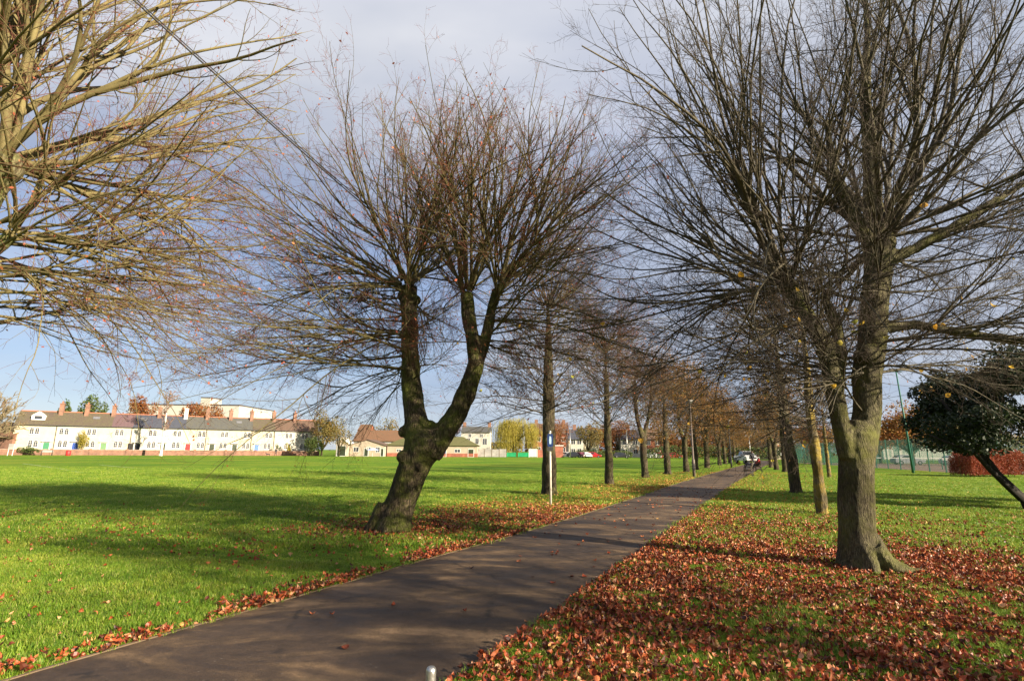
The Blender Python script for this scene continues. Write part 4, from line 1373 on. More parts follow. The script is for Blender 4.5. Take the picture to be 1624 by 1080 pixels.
# ------------------------------------------------------------------ cottages
def brick_mat(name, c1, c2, mortar, sc=1.0):
    m, t, b = new_mat(name)
    tcn = N(t, 'ShaderNodeTexCoord')
    mp = N(t, 'ShaderNodeMapping')
    mp.inputs['Rotation'].default_value = (R(90), 0, 0)
    t.links.new(tcn.outputs['Object'], mp.inputs[0])
    br = N(t, 'ShaderNodeTexBrick')
    br.inputs['Scale'].default_value = 4.4 * sc
    br.inputs['Color1'].default_value = (*c1, 1)
    br.inputs['Color2'].default_value = (*c2, 1)
    br.inputs['Mortar'].default_value = (*mortar, 1)
    br.inputs['Mortar Size'].default_value = 0.014
    t.links.new(mp.outputs[0], br.inputs['Vector'])
    nz = N(t, 'ShaderNodeTexNoise', i_Scale=1.2, i_Detail=6.0)
    t.links.new(tcn.outputs['Object'], nz.inputs['Vector'])
    c = mixc(t, 1.0, br.outputs[0], ramp(t, nz.outputs[0], [(0.3, (0.65, 0.65, 0.65)), (0.7, (1.25, 1.2, 1.15))]), 'MULTIPLY')
    t.links.new(c, b.inputs['Base Color'])
    b.inputs['Roughness'].default_value = 0.9
    return m


def roof_mat(name, col, moss, amt):
    m, t, b = new_mat(name)
    tcn = N(t, 'ShaderNodeTexCoord')
    nz = N(t, 'ShaderNodeTexNoise', i_Scale=1.1, i_Detail=7.0, i_Roughness=0.7)
    t.links.new(tcn.outputs['Object'], nz.inputs['Vector'])
    n2_ = N(t, 'ShaderNodeTexNoise', i_Scale=9.0, i_Detail=3.0)
    t.links.new(tcn.outputs['Object'], n2_.inputs['Vector'])
    w = N(t, 'ShaderNodeTexWave')
    w.bands_direction = 'Z'
    w.inputs['Scale'].default_value = 1.8
    w.inputs['Distortion'].default_value = 0.15
    t.links.new(tcn.outputs['Object'], w.inputs['Vector'])
    c = mixc(t, math_(t, 'MULTIPLY', ramp(t, nz.outputs[0], [(0.52 - amt * 0.2, (0, 0, 0)), (0.75 - amt * 0.2, (1, 1, 1))]), 0.75), col, moss)
    c = mixc(t, 1.0, c, ramp(t, n2_.outputs[0], [(0.3, (0.6, 0.6, 0.6)), (0.7, (1.3, 1.3, 1.3))]), 'MULTIPLY')
    c = mixc(t, 1.0, c, ramp(t, w.outputs[0], [(0.0, (0.8, 0.8, 0.8)), (0.4, (1.05, 1.05, 1.05))]), 'MULTIPLY')
    t.links.new(c, b.inputs['Base Color'])
    b.inputs['Roughness'].default_value = 0.8
    return m


M['brick'] = brick_mat('brick_orange', (0.24, 0.115, 0.075), (0.19, 0.095, 0.065), (0.24, 0.20, 0.16))
M['brick_red'] = brick_mat('brick_red', (0.34, 0.10, 0.06), (0.28, 0.085, 0.05), (0.25, 0.18, 0.14))
M['roof_moss'] = roof_mat('roof_brown_moss', (0.085, 0.060, 0.047), (0.10, 0.088, 0.042), 0.8)
M['roof_purple'] = roof_mat('roof_purple_slate', (0.12, 0.07, 0.075), (0.11, 0.08, 0.07), 0.3)
M['roof_slate'] = roof_mat('roof_blue_slate', (0.05, 0.055, 0.075), (0.07, 0.07, 0.08), 0.3)
M['roof_grey'] = roof_mat('roof_grey_slate', (0.075, 0.075, 0.07), (0.095, 0.088, 0.06), 0.5)
M['roof_brown'] = roof_mat('roof_brown_tile', (0.115, 0.068, 0.045), (0.10, 0.072, 0.05), 0.4)
M['roof_orange'] = roof_mat('roof_orange_tile', (0.17, 0.085, 0.042), (0.13, 0.085, 0.045), 0.4)
M['roof_green'] = roof_mat('roof_mossy_green', (0.115, 0.10, 0.038), (0.10, 0.105, 0.03), 0.9)
M['cream'] = mat('render_cream', (0.47, 0.415, 0.30), 0.9, 0.14, 0.7)
M['white'] = mat('render_white', (0.44, 0.415, 0.36), 0.9, 0.12, 0.7)
M['pinkish'] = mat('render_pink_cream', (0.38, 0.31, 0.235), 0.9, 0.15, 0.7)
M['paint'] = mat('white_paint', (0.66, 0.64, 0.60), 0.6, 0.06, 2)
M['glass'] = mat('window_glass', (0.045, 0.05, 0.06), 0.12, 0.3, 2, spec=0.6)
M['terracotta'] = mat('terracotta', (0.36, 0.14, 0.08), 0.85, 0.2, 3)
M['lead'] = mat('grey_lead', (0.14, 0.14, 0.15), 0.6, 0.2, 2)
M['pipe'] = mat('black_pipe', (0.035, 0.035, 0.04), 0.6, 0.2, 2)
DOOR = {k: mat('door_' + k, c, 0.5, 0.08, 2) for k, c in dict(green=(0.05, 0.19, 0.10), blue=(0.03, 0.07, 0.28), sage=(0.12, 0.22, 0.10), black=(0.015, 0.016, 0.02),
        red=(0.45, 0.025, 0.025), olive=(0.035, 0.045, 0.025), light_blue=(0.09, 0.18, 0.46), passage=(0.012, 0.010, 0.008)).items()}  # passage paints a shaded opening; olive also paints the shelter's shaded interior

RA = np.array([-100.0, 108.0])
RB = np.array([-49.0, 139.0])
RU = (RB - RA) / np.linalg.norm(RB - RA)
RTH = math.atan2(RU[1], RU[0])


def on_row(px, py=692):
    r = ray(px, py)
    Mx = np.array([[r[0], -RU[0]], [r[1], -RU[1]]])
    return np.linalg.solve(Mx, RA)[1]


def lancet(parent, x, z, w=0.60, h=1.35):
    """pair of small pointed-arch lights in one window"""
    fr = MB()
    for sx in (-1, 1):
        cx = x + sx * 0.42
        pts = [(cx - w / 2, z), (cx + w / 2, z), (cx + w / 2, z + h * 0.72), (cx + w * 0.3, z + h * 0.9), (cx, z + h), (cx - w * 0.3, z + h * 0.9), (cx - w / 2, z + h * 0.72)]
        # surround ring
        o = [((px_ - cx) * 1.16 + cx, (pz - (z + h / 2)) * 1.07 + z + h / 2) for px_, pz in pts]
        n = len(pts)
        fr.add([(a, -0.05, b) for a, b in pts] + [(a, -0.05, b) for a, b in o], [(i, i + n, (i + 1) % n + n, (i + 1) % n) for i in range(n)])
        fr.add([(a, -0.05, b) for a, b in o] + [(a, 0.0, b) for a, b in o], [(i, i + n, (i + 1) % n + n, (i + 1) % n) for i in range(n)])
        fr.box(cx - 0.02, cx + 0.02, -0.04, -0.02, z, z + h * 0.97)
        for q in (0.33, 0.66):
            fr.box(cx - w / 2, cx + w / 2, -0.041, -0.021, z + h * q - 0.012, z + h * q + 0.012)
    fr.box(x - 0.75, x + 0.75, -0.12, 0.0, z - 0.14, z - 0.05)
    f = fr.build('window', M['paint'], parent)
    for sx in (-1, 1):
        cx = x + sx * 0.42
        pts = [(cx - w / 2, z), (cx + w / 2, z), (cx + w / 2, z + h * 0.72), (cx + w * 0.3, z + h * 0.9), (cx, z + h), (cx - w * 0.3, z + h * 0.9), (cx - w / 2, z + h * 0.72)]
        pm = MB()
        pm.prism(pts, -0.018, -0.008)
        pm.build('pane', M['glass'], f)


def cottage(i, p0, p1, win, door, dcol, wall, roof, chim, label, extra=None):
    s0, s1 = on_row(p0), on_row(p1)
    W = s1 - s0
    base = RA + RU * s0
    root = empty('terraced_cottage', (*base, 0), RTH, label, 'cottage', 'terrace of cream and white cottages')
    E_, RG, D = 6.05, 8.75, 6.5
    mb = MB()
    mb.box(0.004, W - 0.004, 0, D, -0.2, E_)
    mb.prismx([(0, E_), (D, E_), (D / 2, RG - 0.1)], 0.004, W - 0.004)
    mb.build('wall', M[wall], root)
    rf = MB()
    t_ = 0.14
    sl = math.atan2(RG - E_, D / 2)
    for sgn in (0, 1):
        a = [(-0.30, E_ - 0.20), (D / 2, RG), (D / 2, RG + t_), (-0.30, E_ - 0.20 + t_)]
        if sgn:
            a = [(D - y, z) for y, z in a][::-1]
        rf.prismx(a, 0.0 if p0 != 20 else -0.15, W if i != 11 else W + 0.15)
    r_ = rf.build('roof', M[roof], root)
    rd = MB()
    rd.tube([(0, D / 2, RG + t_ + 0.02), (W, D / 2, RG + t_ + 0.02)], 0.13, 6)
    rd.build('ridge_tiles', M['terracotta'], r_)
    gt = MB()
    gt.box(0.0, W, -0.42, -0.305, E_ - 0.18, E_ - 0.07)
    gt.build('gutter', M['pipe'], root)
    lancet(root, on_row(win, 682) - s0, 4.15)
    lancet(root, on_row(win - 3, 704) - s0, 1.60, h=1.4)
    if door:
        dx_ = on_row(door, 707) - s0
        fr = MB()
        fr.box(dx_ - 0.66, dx_ - 0.5, -0.07, 0, 0, 2.5)
        fr.box(dx_ + 0.5, dx_ + 0.66, -0.07, 0, 0, 2.5)
        fr.box(dx_ - 0.66, dx_ + 0.66, -0.07, 0, 2.503, 2.66)
        fr.box(dx_ - 0.8, dx_ + 0.8, -0.5, 0, 2.72, 2.80)
        if dcol != 'passage':
            fr.build('door_surround', M['paint'], root)
        dd = MB()
        dd.box(dx_ - 0.497, dx_ + 0.497, -0.04, -0.004, 0, 2.49)
        do = dd.build('door', DOOR[dcol], root)  # for the passage, a flat near-black panel painting the shade of an opening
        if dcol != 'passage':
            kb = MB()
            kb.ball((dx_ + 0.36, -0.08, 1.1), 0.04, 6, 4)
            kb.build('knob', M['lead'], do)
    pm = MB()
    pm.tube([(W - 0.12, -0.1, 0), (W - 0.12, -0.1, E_ - 0.2)], 0.06, 6)
    if i in (0, 3, 6, 8, 9):
        pm.build('drainpipe', M['pipe'], root)
    if chim:
        cx = W - 0.0
        cm = MB()
        cw, ch = (0.75, 1.75)
        cm.box(cx - cw / 2 - 0.25, cx + cw / 2 - 0.25, D / 2 - 0.9, D / 2 + 0.3, RG - 0.9, RG + ch)
        cm.box(cx - cw / 2 - 0.32, cx + cw / 2 - 0.18, D / 2 - 0.97, D / 2 + 0.37, RG + ch, RG + ch + 0.16)
        c_ = cm.build('chimney', M['brick'] if chim != 'w' else M['paint'], r_)
    if chim:
        pt = MB()
        for q in (-0.65, -0.3, 0.05):
            pt.tube([(cx - 0.25, D / 2 + q, RG + ch + 0.1), (cx - 0.25, D / 2 + q, RG + ch + 0.6)], [0.13, 0.10], 6)
        pt.build('chimney_pots', M['terracotta'], r_)
    if extra == 'dormer':
        dm = MB()
        xx = on_row(60, 660) - s0
        dm.prism([(xx - 1.1, 7.0), (xx + 1.1, 7.0), (xx + 1.1, 7.9), (xx, 8.75), (xx - 1.1, 7.9)], 0.75, 2.6)
        d_ = dm.build('dormer', M['paint'], root)
        g = MB()
        g.box(xx - 0.6, xx + 0.6, 0.70, 0.74, 7.2, 7.85)
        g.build('pane', M['glass'], d_)
    if extra == 'skylight':
        k_ = MB()
        xx = W * 0.35
        Mx = Matrix.Translation((xx, 1.9, E_ + 1.72)) @ Matrix.Rotation(sl, 4, 'X')
        k_.box(-0.6, 0.6, -0.4, 0.4, 0, 0.1, 0, Mx)
        k_.build('skylight', M['lead'], root)
    return root


cot = [(20, 89, 55, 73, 'green', 'cream', 'roof_moss', 1, 'end cottage at the left with a white gabled dormer and a green door', 'dormer'),
       (89, 131, 102, 119, 'blue', 'white', 'roof_moss', 1, 'white cottage with a dark blue door and a green climber beside it', None),
       (131, 175, 146, 164, 'sage', 'cream', 'roof_moss', 1, 'cream cottage with a pale green door, between the blue door and the arched passage', 'skylight'),
       (175, 209, 190, 207, 'passage', 'cream', 'roof_purple', 0, 'cream cottage under a purple slate roof with a dark panel painted as its shaded passage', None),
       (209, 250, 243, 218, 'black', 'white', 'roof_slate', 1, 'white cottage under a blue black slate roof with a black door left of its windows', 'skylight'),
       (250, 293, 282, 258, 'olive', 'white', 'roof_slate', 'w', 'white cottage behind the birch trunk with a dark door and a white based chimney', None),
       (293, 328, 321, 298, 'red', 'cream', 'roof_grey', 1, 'cream cottage with the bright red door', None),
       (328, 366, 357, 336, 'olive', 'cream', 'roof_grey', 1, 'cream cottage with a dark olive door, right of the red door', None),
       (366, 400, 393, 372, 'olive', 'cream', 'roof_grey', 1, 'cream cottage with a dark olive door, left of the light blue door', 'skylight'),
       (400, 436, 427, 407, 'light_blue', 'cream', 'roof_moss', 1, 'cream cottage with the light blue door', None),
       (436, 470, 459, None, None, 'white', 'roof_brown', 1, 'white cottage with no door in view and shrubs at its wall', None),
       (470, 503, 484, 494, 'black', 'white', 'roof_brown', 0, 'end cottage at the right with a black door and a brown tiled roof', None)]
for i, c in enumerate(cot):
    cottage(i, *c)

# brick garden wall in front of the terrace, with coping
gw = empty('garden_wall', (*(RA + RU * -3.0 + np.array([RU[1], -RU[0]]) * 2.6), 0), RTH, 'long low red brick garden wall with pale coping running in front of the terrace', 'wall')
mb = MB()
mb.box(0, 62.5, 0, 0.23, -0.2, 1.08)
mb.build('brickwork', M['brick'], gw)
mb = MB()
mb.box(-0.05, 62.55, -0.05, 0.28, 1.08, 1.17)
mb.build('coping', mat('coping_stone', (0.33, 0.25, 0.20), 0.9, 0.3, 2), gw)
for x in np.arange(4.5, 62, 6.2):
    mb = MB()
    mb.box(x - 0.2, x + 0.2, -0.12, -0.003, 0, 1.0)
    mb.box(x - 0.24, x + 0.24, -0.15, -0.053, 1.0, 1.3)
    mb.build('pier', M['brick'], gw)


# ------------------------------------------------------------------ other buildings
def bx(px0, px1, Y, py=712):
    return at(px0, py, Y)[0], at(px1, py, Y)[0]


def house(name, label, px0, px1, Y, eave, ridge, depth, wall, roof, wins=(), hip=False, base_h=0.0, base_m=None, cat_='house', chim=(), parapet=False, gable_front=False):
    x0, x1 = bx(px0, px1, Y)
    W = x1 - x0
    root = empty(name, (x0, Y, 0), 0, label, cat_)
    mb = MB()
    mb.box(0, W, 0, depth, base_h, eave)
    if not hip and not parapet:
        if gable_front:
            mb.prism([(0.01, eave), (W - 0.01, eave), (W / 2, ridge - 0.1)], 0.0, depth)
        else:
            mb.prismx([(0.01, eave), (depth - 0.01, eave), (depth / 2, ridge - 0.1)], 0.0, W)
    mb.build('wall', M[wall], root)
    if base_h > 0:
        mb = MB()
        mb.box(-0.02, W + 0.02, -0.04, depth, -0.2, base_h)
        mb.build('plinth', M[base_m], root)
    o = 0.4
    rf = MB()
    if parapet:
        rf.box(-0.15, W + 0.15, -0.15, depth, eave, ridge)
    elif hip:
        h = min(depth / 2, W / 3)
        e = eave - 0.05
        vs = [(-o, -o, e), (W + o, -o, e), (W + o, depth + o, e), (-o, depth + o, e), (h, depth / 2, ridge), (W - h, depth / 2, ridge)]
        rf.add(vs, [(0, 1, 5, 4), (1, 2, 5), (2, 3, 4, 5), (3, 0, 4), (3, 2, 1, 0)])
    elif gable_front:
        for s in (0, 1):
            a = [(-o, eave - 0.2), (W / 2, ridge), (W / 2, ridge + 0.15), (-o, eave - 0.05)]
            if s:
                a = [(W - x, z) for x, z in a][::-1]
            rf.prism(a, -0.2, depth)
    else:
        for s in (0, 1):
            a = [(-o, eave - 0.25), (depth / 2, ridge), (depth / 2, ridge + 0.15), (-o, eave - 0.1)]
            if s:
                a = [(depth - y, z) for y, z in a][::-1]
            rf.prismx(a, -0.2, W + 0.2)
    r_ = rf.build('roof', M[roof], root)
    for cx in chim:
        cm = MB()
        cm.box(W * cx - 0.5, W * cx + 0.5, depth / 2 - 0.4, depth / 2 + 0.4, ridge - 1.0, ridge + 1.5)
        c_ = cm.build('chimney', M['brick'], r_)
    for w_ in wins:
        fx, z0, ww, hh = w_[:4]
        gl = w_[4] if len(w_) > 4 else 'glass'
        cx = fx * W
        fr = MB()
        fr.box(cx - ww / 2 - 0.1, cx - ww / 2, -0.06, -0.002, z0 - 0.1, z0 + hh + 0.1)
        fr.box(cx + ww / 2, cx + ww / 2 + 0.1, -0.06, -0.002, z0 - 0.1, z0 + hh + 0.1)
        fr.box(cx - ww / 2, cx + ww / 2, -0.061, -0.002, z0 - 0.1, z0)
        fr.box(cx - ww / 2, cx + ww / 2, -0.061, -0.002, z0 + hh, z0 + hh + 0.1)
        if gl == 'glass':
            fr.box(cx - 0.04, cx + 0.04, -0.05, -0.03, z0, z0 + hh)
        f = fr.build('window' if gl == 'glass' else 'door_frame', M['paint'], root)
        pn = MB()
        pn.box(cx - ww / 2, cx + ww / 2, -0.028, -0.004, z0, z0 + hh)
        pn.build('pane' if gl == 'glass' else 'door', DOOR[gl] if gl in DOOR else M[gl], f)  # on the shelter this is no door but painted interior shade
    return root


M['metal_white'] = mat('cladding_white', (0.42, 0.40, 0.36), 0.7, 0.08, 0.5)
M['dark_roof'] = mat('dark_roofing', (0.06, 0.055, 0.06), 0.8, 0.3, 1)
M['grey_panel'] = mat('grey_panel', (0.30, 0.28, 0.26), 0.8, 0.3, 0.8)
M['container_green'] = mat('green_steel', (0.02, 0.32, 0.13), 0.6, 0.15, 0.8)
house('industrial_building', 'long flat roofed white industrial building rising behind the cottage roofs', 195, 372, 200, 17.2, 17.6, 30, 'metal_white', 'dark_roof', parapet=True,
      cat_='building')
house('rooftop_block', 'small white plant room block on top of the long white industrial building', 309, 324, 199, 19.9, 20.2, 8, 'metal_white', 'dark_roof', parapet=True, cat_='building')
house('brick_house', 'low red brick house at the far left edge behind the bare tree', -30, 17, 108, 3.6, 6.4, 8, 'brick', 'roof_orange', [(0.3, 1.1, 1.2, 1.1)])
house('shelter', 'small shelter with a white gable and a dark panel painted as its shaded interior', 533, 550, 131, 3.0, 4.3, 5, 'pinkish', 'paint', [(0.5, 0.1, 2.0, 2.3, 'olive')], gable_front=True, cat_='shelter')  # front is closed; the dark olive panel paints the shade inside
house('pavilion', 'low cream pavilion with a shallow gable facing the field, left of the big forked trunk', 555, 609, 133, 2.7, 3.9, 9, 'pinkish', 'roof_brown',
      [(0.18, 1.1, 1.2, 1.0), (0.82, 1.0, 0.9, 1.2), (0.55, 1.7, 0.9, 0.4), (0.48, 0.05, 0.9, 1.8, 'olive'), (0.95, 0.05, 0.6, 1.8, 'olive')], gable_front=True, cat_='building')
house('school_building', 'long building with an orange brown tiled roof behind the pavilion', 560, 640, 150, 4.1, 6.9, 9, 'white', 'roof_orange', [(0.1 * k, 2.4, 0.9, 1.0) for k in range(1, 10)], cat_='building')
house('brick_house', 'distant red brick block with small white windows above the orange tiled roof', 566, 584, 210, 9.0, 11.2, 8, 'brick_red', 'roof_orange', [(0.25, 7.3, 0.9, 1.0), (0.5, 7.3, 0.9, 1.0), (0.75, 7.3, 0.9, 1.0)])
house('clubhouse', 'low clubhouse with a mossy green hipped roof, half behind the big leaning trunk', 614, 757, 135, 2.75, 5.0, 8, 'pinkish', 'roof_green',
      [(0.13, 1.2, 1.0, 0.5), (0.60, 0.05, 2.4, 1.9, 'light_blue'), (0.78, 1.1, 1.3, 0.7), (0.93, 0.05, 1.3, 1.8, 'olive')], hip=True, base_h=0.85, base_m='brick_red', cat_='building')
house('white_house', 'tall white house with a stepped roofline between the clubhouse and the willow', 731, 777, 168, 7.3, 8.9, 10, 'white', 'roof_grey',
      [(0.25, 3.6, 1.0, 1.6), (0.55, 3.6, 1.0, 1.6), (0.82, 3.4, 1.2, 1.8), (0.3, 5.6, 0.8, 1.0), (0.7, 5.6, 0.8, 1.0)], chim=(0.06, 0.95))
house('brick_house', 'orange brick house with white framed windows right of the willow, behind the signpost', 846, 902, 175, 7.2, 10.3, 9, 'brick_red', 'roof_brown',
      [(0.15, 1.4, 1.2, 1.4), (0.15, 4.6, 1.2, 1.3), (0.5, 4.6, 1.2, 1.3), (0.5, 1.4, 1.2, 1.4), (0.85, 1.4, 1.2, 1.4), (0.85, 4.6, 1.2, 1.3)], chim=(0.1, 0.9))
house('brick_shed', 'small flat roofed brick shed near the signpost at the far side of the field', 880, 893, 141, 2.9, 3.1, 4, 'brick_red', 'paint', parapet=True, cat_='shed')
house('white_house', 'white semi-detached house behind the parked dark cars', 902, 926, 160, 5.2, 8.0, 8, 'white', 'roof_slate', [(0.3, 1.1, 1.2, 1.2), (0.7, 1.1, 1.2, 1.2), (0.3, 3.6, 1.2, 1.2), (0.7, 3.6, 1.2, 1.2)], chim=(0.5,))
house('white_house', 'white semi-detached house behind the parked red car', 927, 950, 161, 5.2, 8.0, 8, 'cream', 'roof_slate', [(0.3, 1.1, 1.2, 1.2), (0.7, 1.1, 1.2, 1.2), (0.3, 3.6, 1.2, 1.2), (0.7, 3.6, 1.2, 1.2)], chim=(0.5,))
house('white_house', 'white house seen between the straight lime and the V forked lime', 985, 1018, 158, 5.2, 8.0, 8, 'white', 'roof_slate', [(0.2, 1.1, 1.2, 1.2), (0.7, 1.1, 1.2, 1.2), (0.2, 3.6, 1.2, 1.2), (0.7, 3.6, 1.2, 1.2)], chim=(0.5,))
house('brick_house', 'pinkish brick house just right of the V forked lime', 1022, 1052, 158, 5.2, 8.2, 8, 'brick_red', 'roof_brown', [(0.2, 1.1, 1.2, 1.2), (0.7, 1.1, 1.2, 1.2), (0.2, 3.6, 1.2, 1.2), (0.7, 3.6, 1.2, 1.2)], chim=(0.3,))
house('white_house', 'white house front beyond the far end of the path', 1219, 1240, 140, 4.6, 7.0, 8, 'pinkish', 'roof_brown', [(0.3, 1.1, 1.2, 1.2), (0.7, 1.1, 1.2, 1.2)])
house('warehouse', 'low pale building far beyond the tennis courts at the right', 1400, 1500, 150, 3.6, 4.0, 10, 'metal_white', 'dark_roof', parapet=True, cat_='building')


# far woodland closing the horizon
def woodland(name, label, x0, x1, Y, h, seed, n, leaf):
    rng = np.random.default_rng(seed)
    x = rng.uniform(x0, x1, n)
    top = h * (0.55 + 0.6 * snoise(x, x * 0, 0.09, seed) + 0.18 * snoise(x, x * 0, 0.35, seed + 1))
    z = rng.uniform(0, 1, n) ** 0.7 * top
    y = Y + rng.uniform(0, 14, n)
    V, Qd = quads_at(np.stack([x, y, z], 1), 0.55, rng)
    o = link(name, mesh_np(name, V, Qd), None, M[leaf])
    tag(o, label, 'woodland', kind='stuff')


woodland('far_trees', 'distant brown autumn tree line closing the view behind the houses', 5, 95, 185, 9.0, 61, 15000, 'leaf_rust')
woodland('far_trees', 'distant olive tree line beyond the tennis courts', 95, 230, 190, 8.5, 63, 12000, 'leaf_olive')
woodland('far_trees', 'low distant tree line behind the clubhouse and pavilion', -62, 5, 230, 6.5, 64, 6000, 'leaf_olive')
hedge('dark_hedge', 'long dark hedge along the road behind the far left row of limes', (32, 128), (70, 128), 2.0, 3.2, 'leaf_green', 71, 7000, 0.2)
hedge('dark_hedge', 'dark hedge behind the parked cars in front of the white houses', (16, 146), (33, 148), 1.6, 2.0, 'leaf_green', 72, 3200, 0.16)


# ------------------------------------------------------------------ vehicles
def car_paint(name, col):
    m = mat(name, col, 0.35, 0.05, 1, spec=0.5)
    m.node_tree.nodes['Principled BSDF'].inputs['Coat Weight'].default_value = 0.5
    return m


M['tyre'] = mat('tyre_rubber', (0.02, 0.02, 0.02), 0.85, 0.2, 3)
M['rim'] = mat('alloy', (0.35, 0.35, 0.36), 0.4, 0.1, 3, metal=0.7)
M['lamp_glass'] = mat('lamp_glass', (0.55, 0.55, 0.55), 0.2, 0.1, 3)
M['car_glass'] = mat('car_glass', (0.02, 0.025, 0.03), 0.08, 0.2, 2, spec=0.7)
M['tail'] = mat('tail_lamp', (0.35, 0.02, 0.02), 0.3, 0.1, 2)


def wheel(parent, x, y, r, w=0.2):
    t_ = MB()
    prof = [(-w / 2, r * 0.6), (-w / 2, r * 0.95), (-w / 2 + 0.03, r), (w / 2 - 0.03, r), (w / 2, r * 0.95), (w / 2, r * 0.6)]
    n = 18
    vs = [(x + a, y + b * math.cos(2 * math.pi * k / n), r + b * math.sin(2 * math.pi * k / n)) for k in range(n) for a, b in prof]
    m_ = len(prof)
    fs = [(k * m_ + j, k * m_ + j + 1, ((k + 1) % n) * m_ + j + 1, ((k + 1) % n) * m_ + j) for k in range(n) for j in range(m_ - 1)]
    t_.add(vs, fs)
    o = t_.build('tyre', M['tyre'], parent, True)
    rm = MB()
    rm.tube([(x - w * 0.4, y, r), (x + w * 0.4, y, r)], r * 0.6, 14)
    rm.build('rim', M['rim'], o)


def car(label, x, y, rz, paint, L=4.1, W=1.72, H=1.45, group='parked cars beyond the field'):
    """hatchback; length along local y, front toward -y"""
    root = empty('parked_car', (x, y, 0), rz, label, 'car', group)
    prof = [(-L / 2, 0.35), (-L / 2 + 0.05, 0.68), (-L * 0.27, 0.88), (-L * 0.12, H - 0.08), (L * 0.08, H), (L * 0.33, H - 0.06), (L * 0.46, 0.92), (L / 2, 0.8), (L / 2 - 0.02, 0.32), (L * 0.25, 0.22), (-L * 0.25, 0.22)]
    b = MB()
    n = len(prof)
    vs = []
    for xs in (-1, -0.82, 0.82, 1):
        for (py_, pz) in prof:
            k_ = 1.0 if abs(xs) < 0.9 else 0.985
            inset = 0.16 * max(0, (pz - 0.85)) / (H - 0.85)
            xx = xs * (W / 2 - inset) if abs(xs) > 0.9 else xs * (W / 2 - inset)
            vs.append((xx, py_ * k_, pz if abs(xs) < 0.9 else pz - 0.03))
    fs = []
    for s in range(3):
        for i in range(n):
            fs.append((s * n + i, s * n + (i + 1) % n, (s + 1) * n + (i + 1) % n, (s + 1) * n + i))
    fs += [tuple(range(n - 1, -1, -1)), tuple(range(3 * n, 4 * n))]
    b.add(vs, fs)
    b.build('body', paint, root, bevel=0.02)
    g = MB()
    for sx in (-1, 1):
        X = sx * (W / 2 - 0.085)
        X2 = sx * (W / 2 - 0.155)
        g.add([(X + sx * 0.03, -L * 0.2, 0.95), (X + sx * 0.03, L * 0.38, 0.95), (X2 + sx * 0.02, L * 0.3, H - 0.12), (X2 + sx * 0.02, -L * 0.1, H - 0.12)], [(0, 1, 2, 3)])
    g.add([(-W * 0.38, -L * 0.262, 0.915), (W * 0.38, -L * 0.262, 0.915), (W * 0.33, -L * 0.135, H - 0.14), (-W * 0.33, -L * 0.135, H - 0.14)], [(0, 1, 2, 3)])
    g.add([(-W * 0.38, L * 0.462, 0.97), (W * 0.38, L * 0.462, 0.97), (W * 0.33, L * 0.355, H - 0.16), (-W * 0.33, L * 0.355, H - 0.16)], [(3, 2, 1, 0)])
    g.build('windows', M['car_glass'], root)
    for sx in (-1, 1):
        h = MB()
        h.box(sx * W * 0.36 - 0.16, sx * W * 0.36 + 0.16, -L / 2 - 0.015, -L / 2 + 0.1, 0.58, 0.72)
        h.build('headlight', M['lamp_glass'], root)
        for sy in (-1, 1):
            wheel(root, sx * (W / 2 - 0.08), sy * L * 0.31, 0.31)
    return root


P_ = {k: car_paint('paint_' + k, c) for k, c in dict(red=(0.38, 0.015, 0.02), dark=(0.02, 0.02, 0.025), maroon=(0.12, 0.015, 0.03), white=(0.62, 0.62, 0.6), silver=(0.3, 0.3, 0.32)).items()}
cars = [(899, 142, 1.2, 'white', 'small white car parked right of the brick shed, nearest to the signpost'),
        (911, 141, 1.5, 'dark', 'black car parked left of the maroon car in front of the dark hedge'),
        (921, 141, 0.6, 'maroon', 'maroon car parked between the black car and the white car'),
        (931, 141, 0.1, 'white', 'white car parked facing the field between the maroon and the red car'),
        (941, 141, 1.45, 'red', 'bright red car parked right of the white car, left of the straight lime'),
        (985, 142, 1.5, 'dark', 'dark car parked just right of the straight lime trunk'),
        (1036, 142, 1.4, 'white', 'white car parked just right of the V forked lime'),
        (1047, 142, 1.5, 'red', 'red car parked behind the lime left of the lamp post'),
        (1069, 143, 1.4, 'red', 'red car parked left of the near lamp post, farther right than the other red ones')]
for px, Y, rz, c, lb in cars:
    car(lb, at(px, 715, Y)[0], Y, rz, P_[c])
car('white car parked beyond the tennis courts, under the dark evergreen crown', 63.5, 78, 1.5, P_['white'], group='cars beyond the tennis courts')
car('silver car beyond the tennis courts, left of the evergreen crown', 60.0, 83, 1.4, P_['silver'], group='cars beyond the tennis courts')


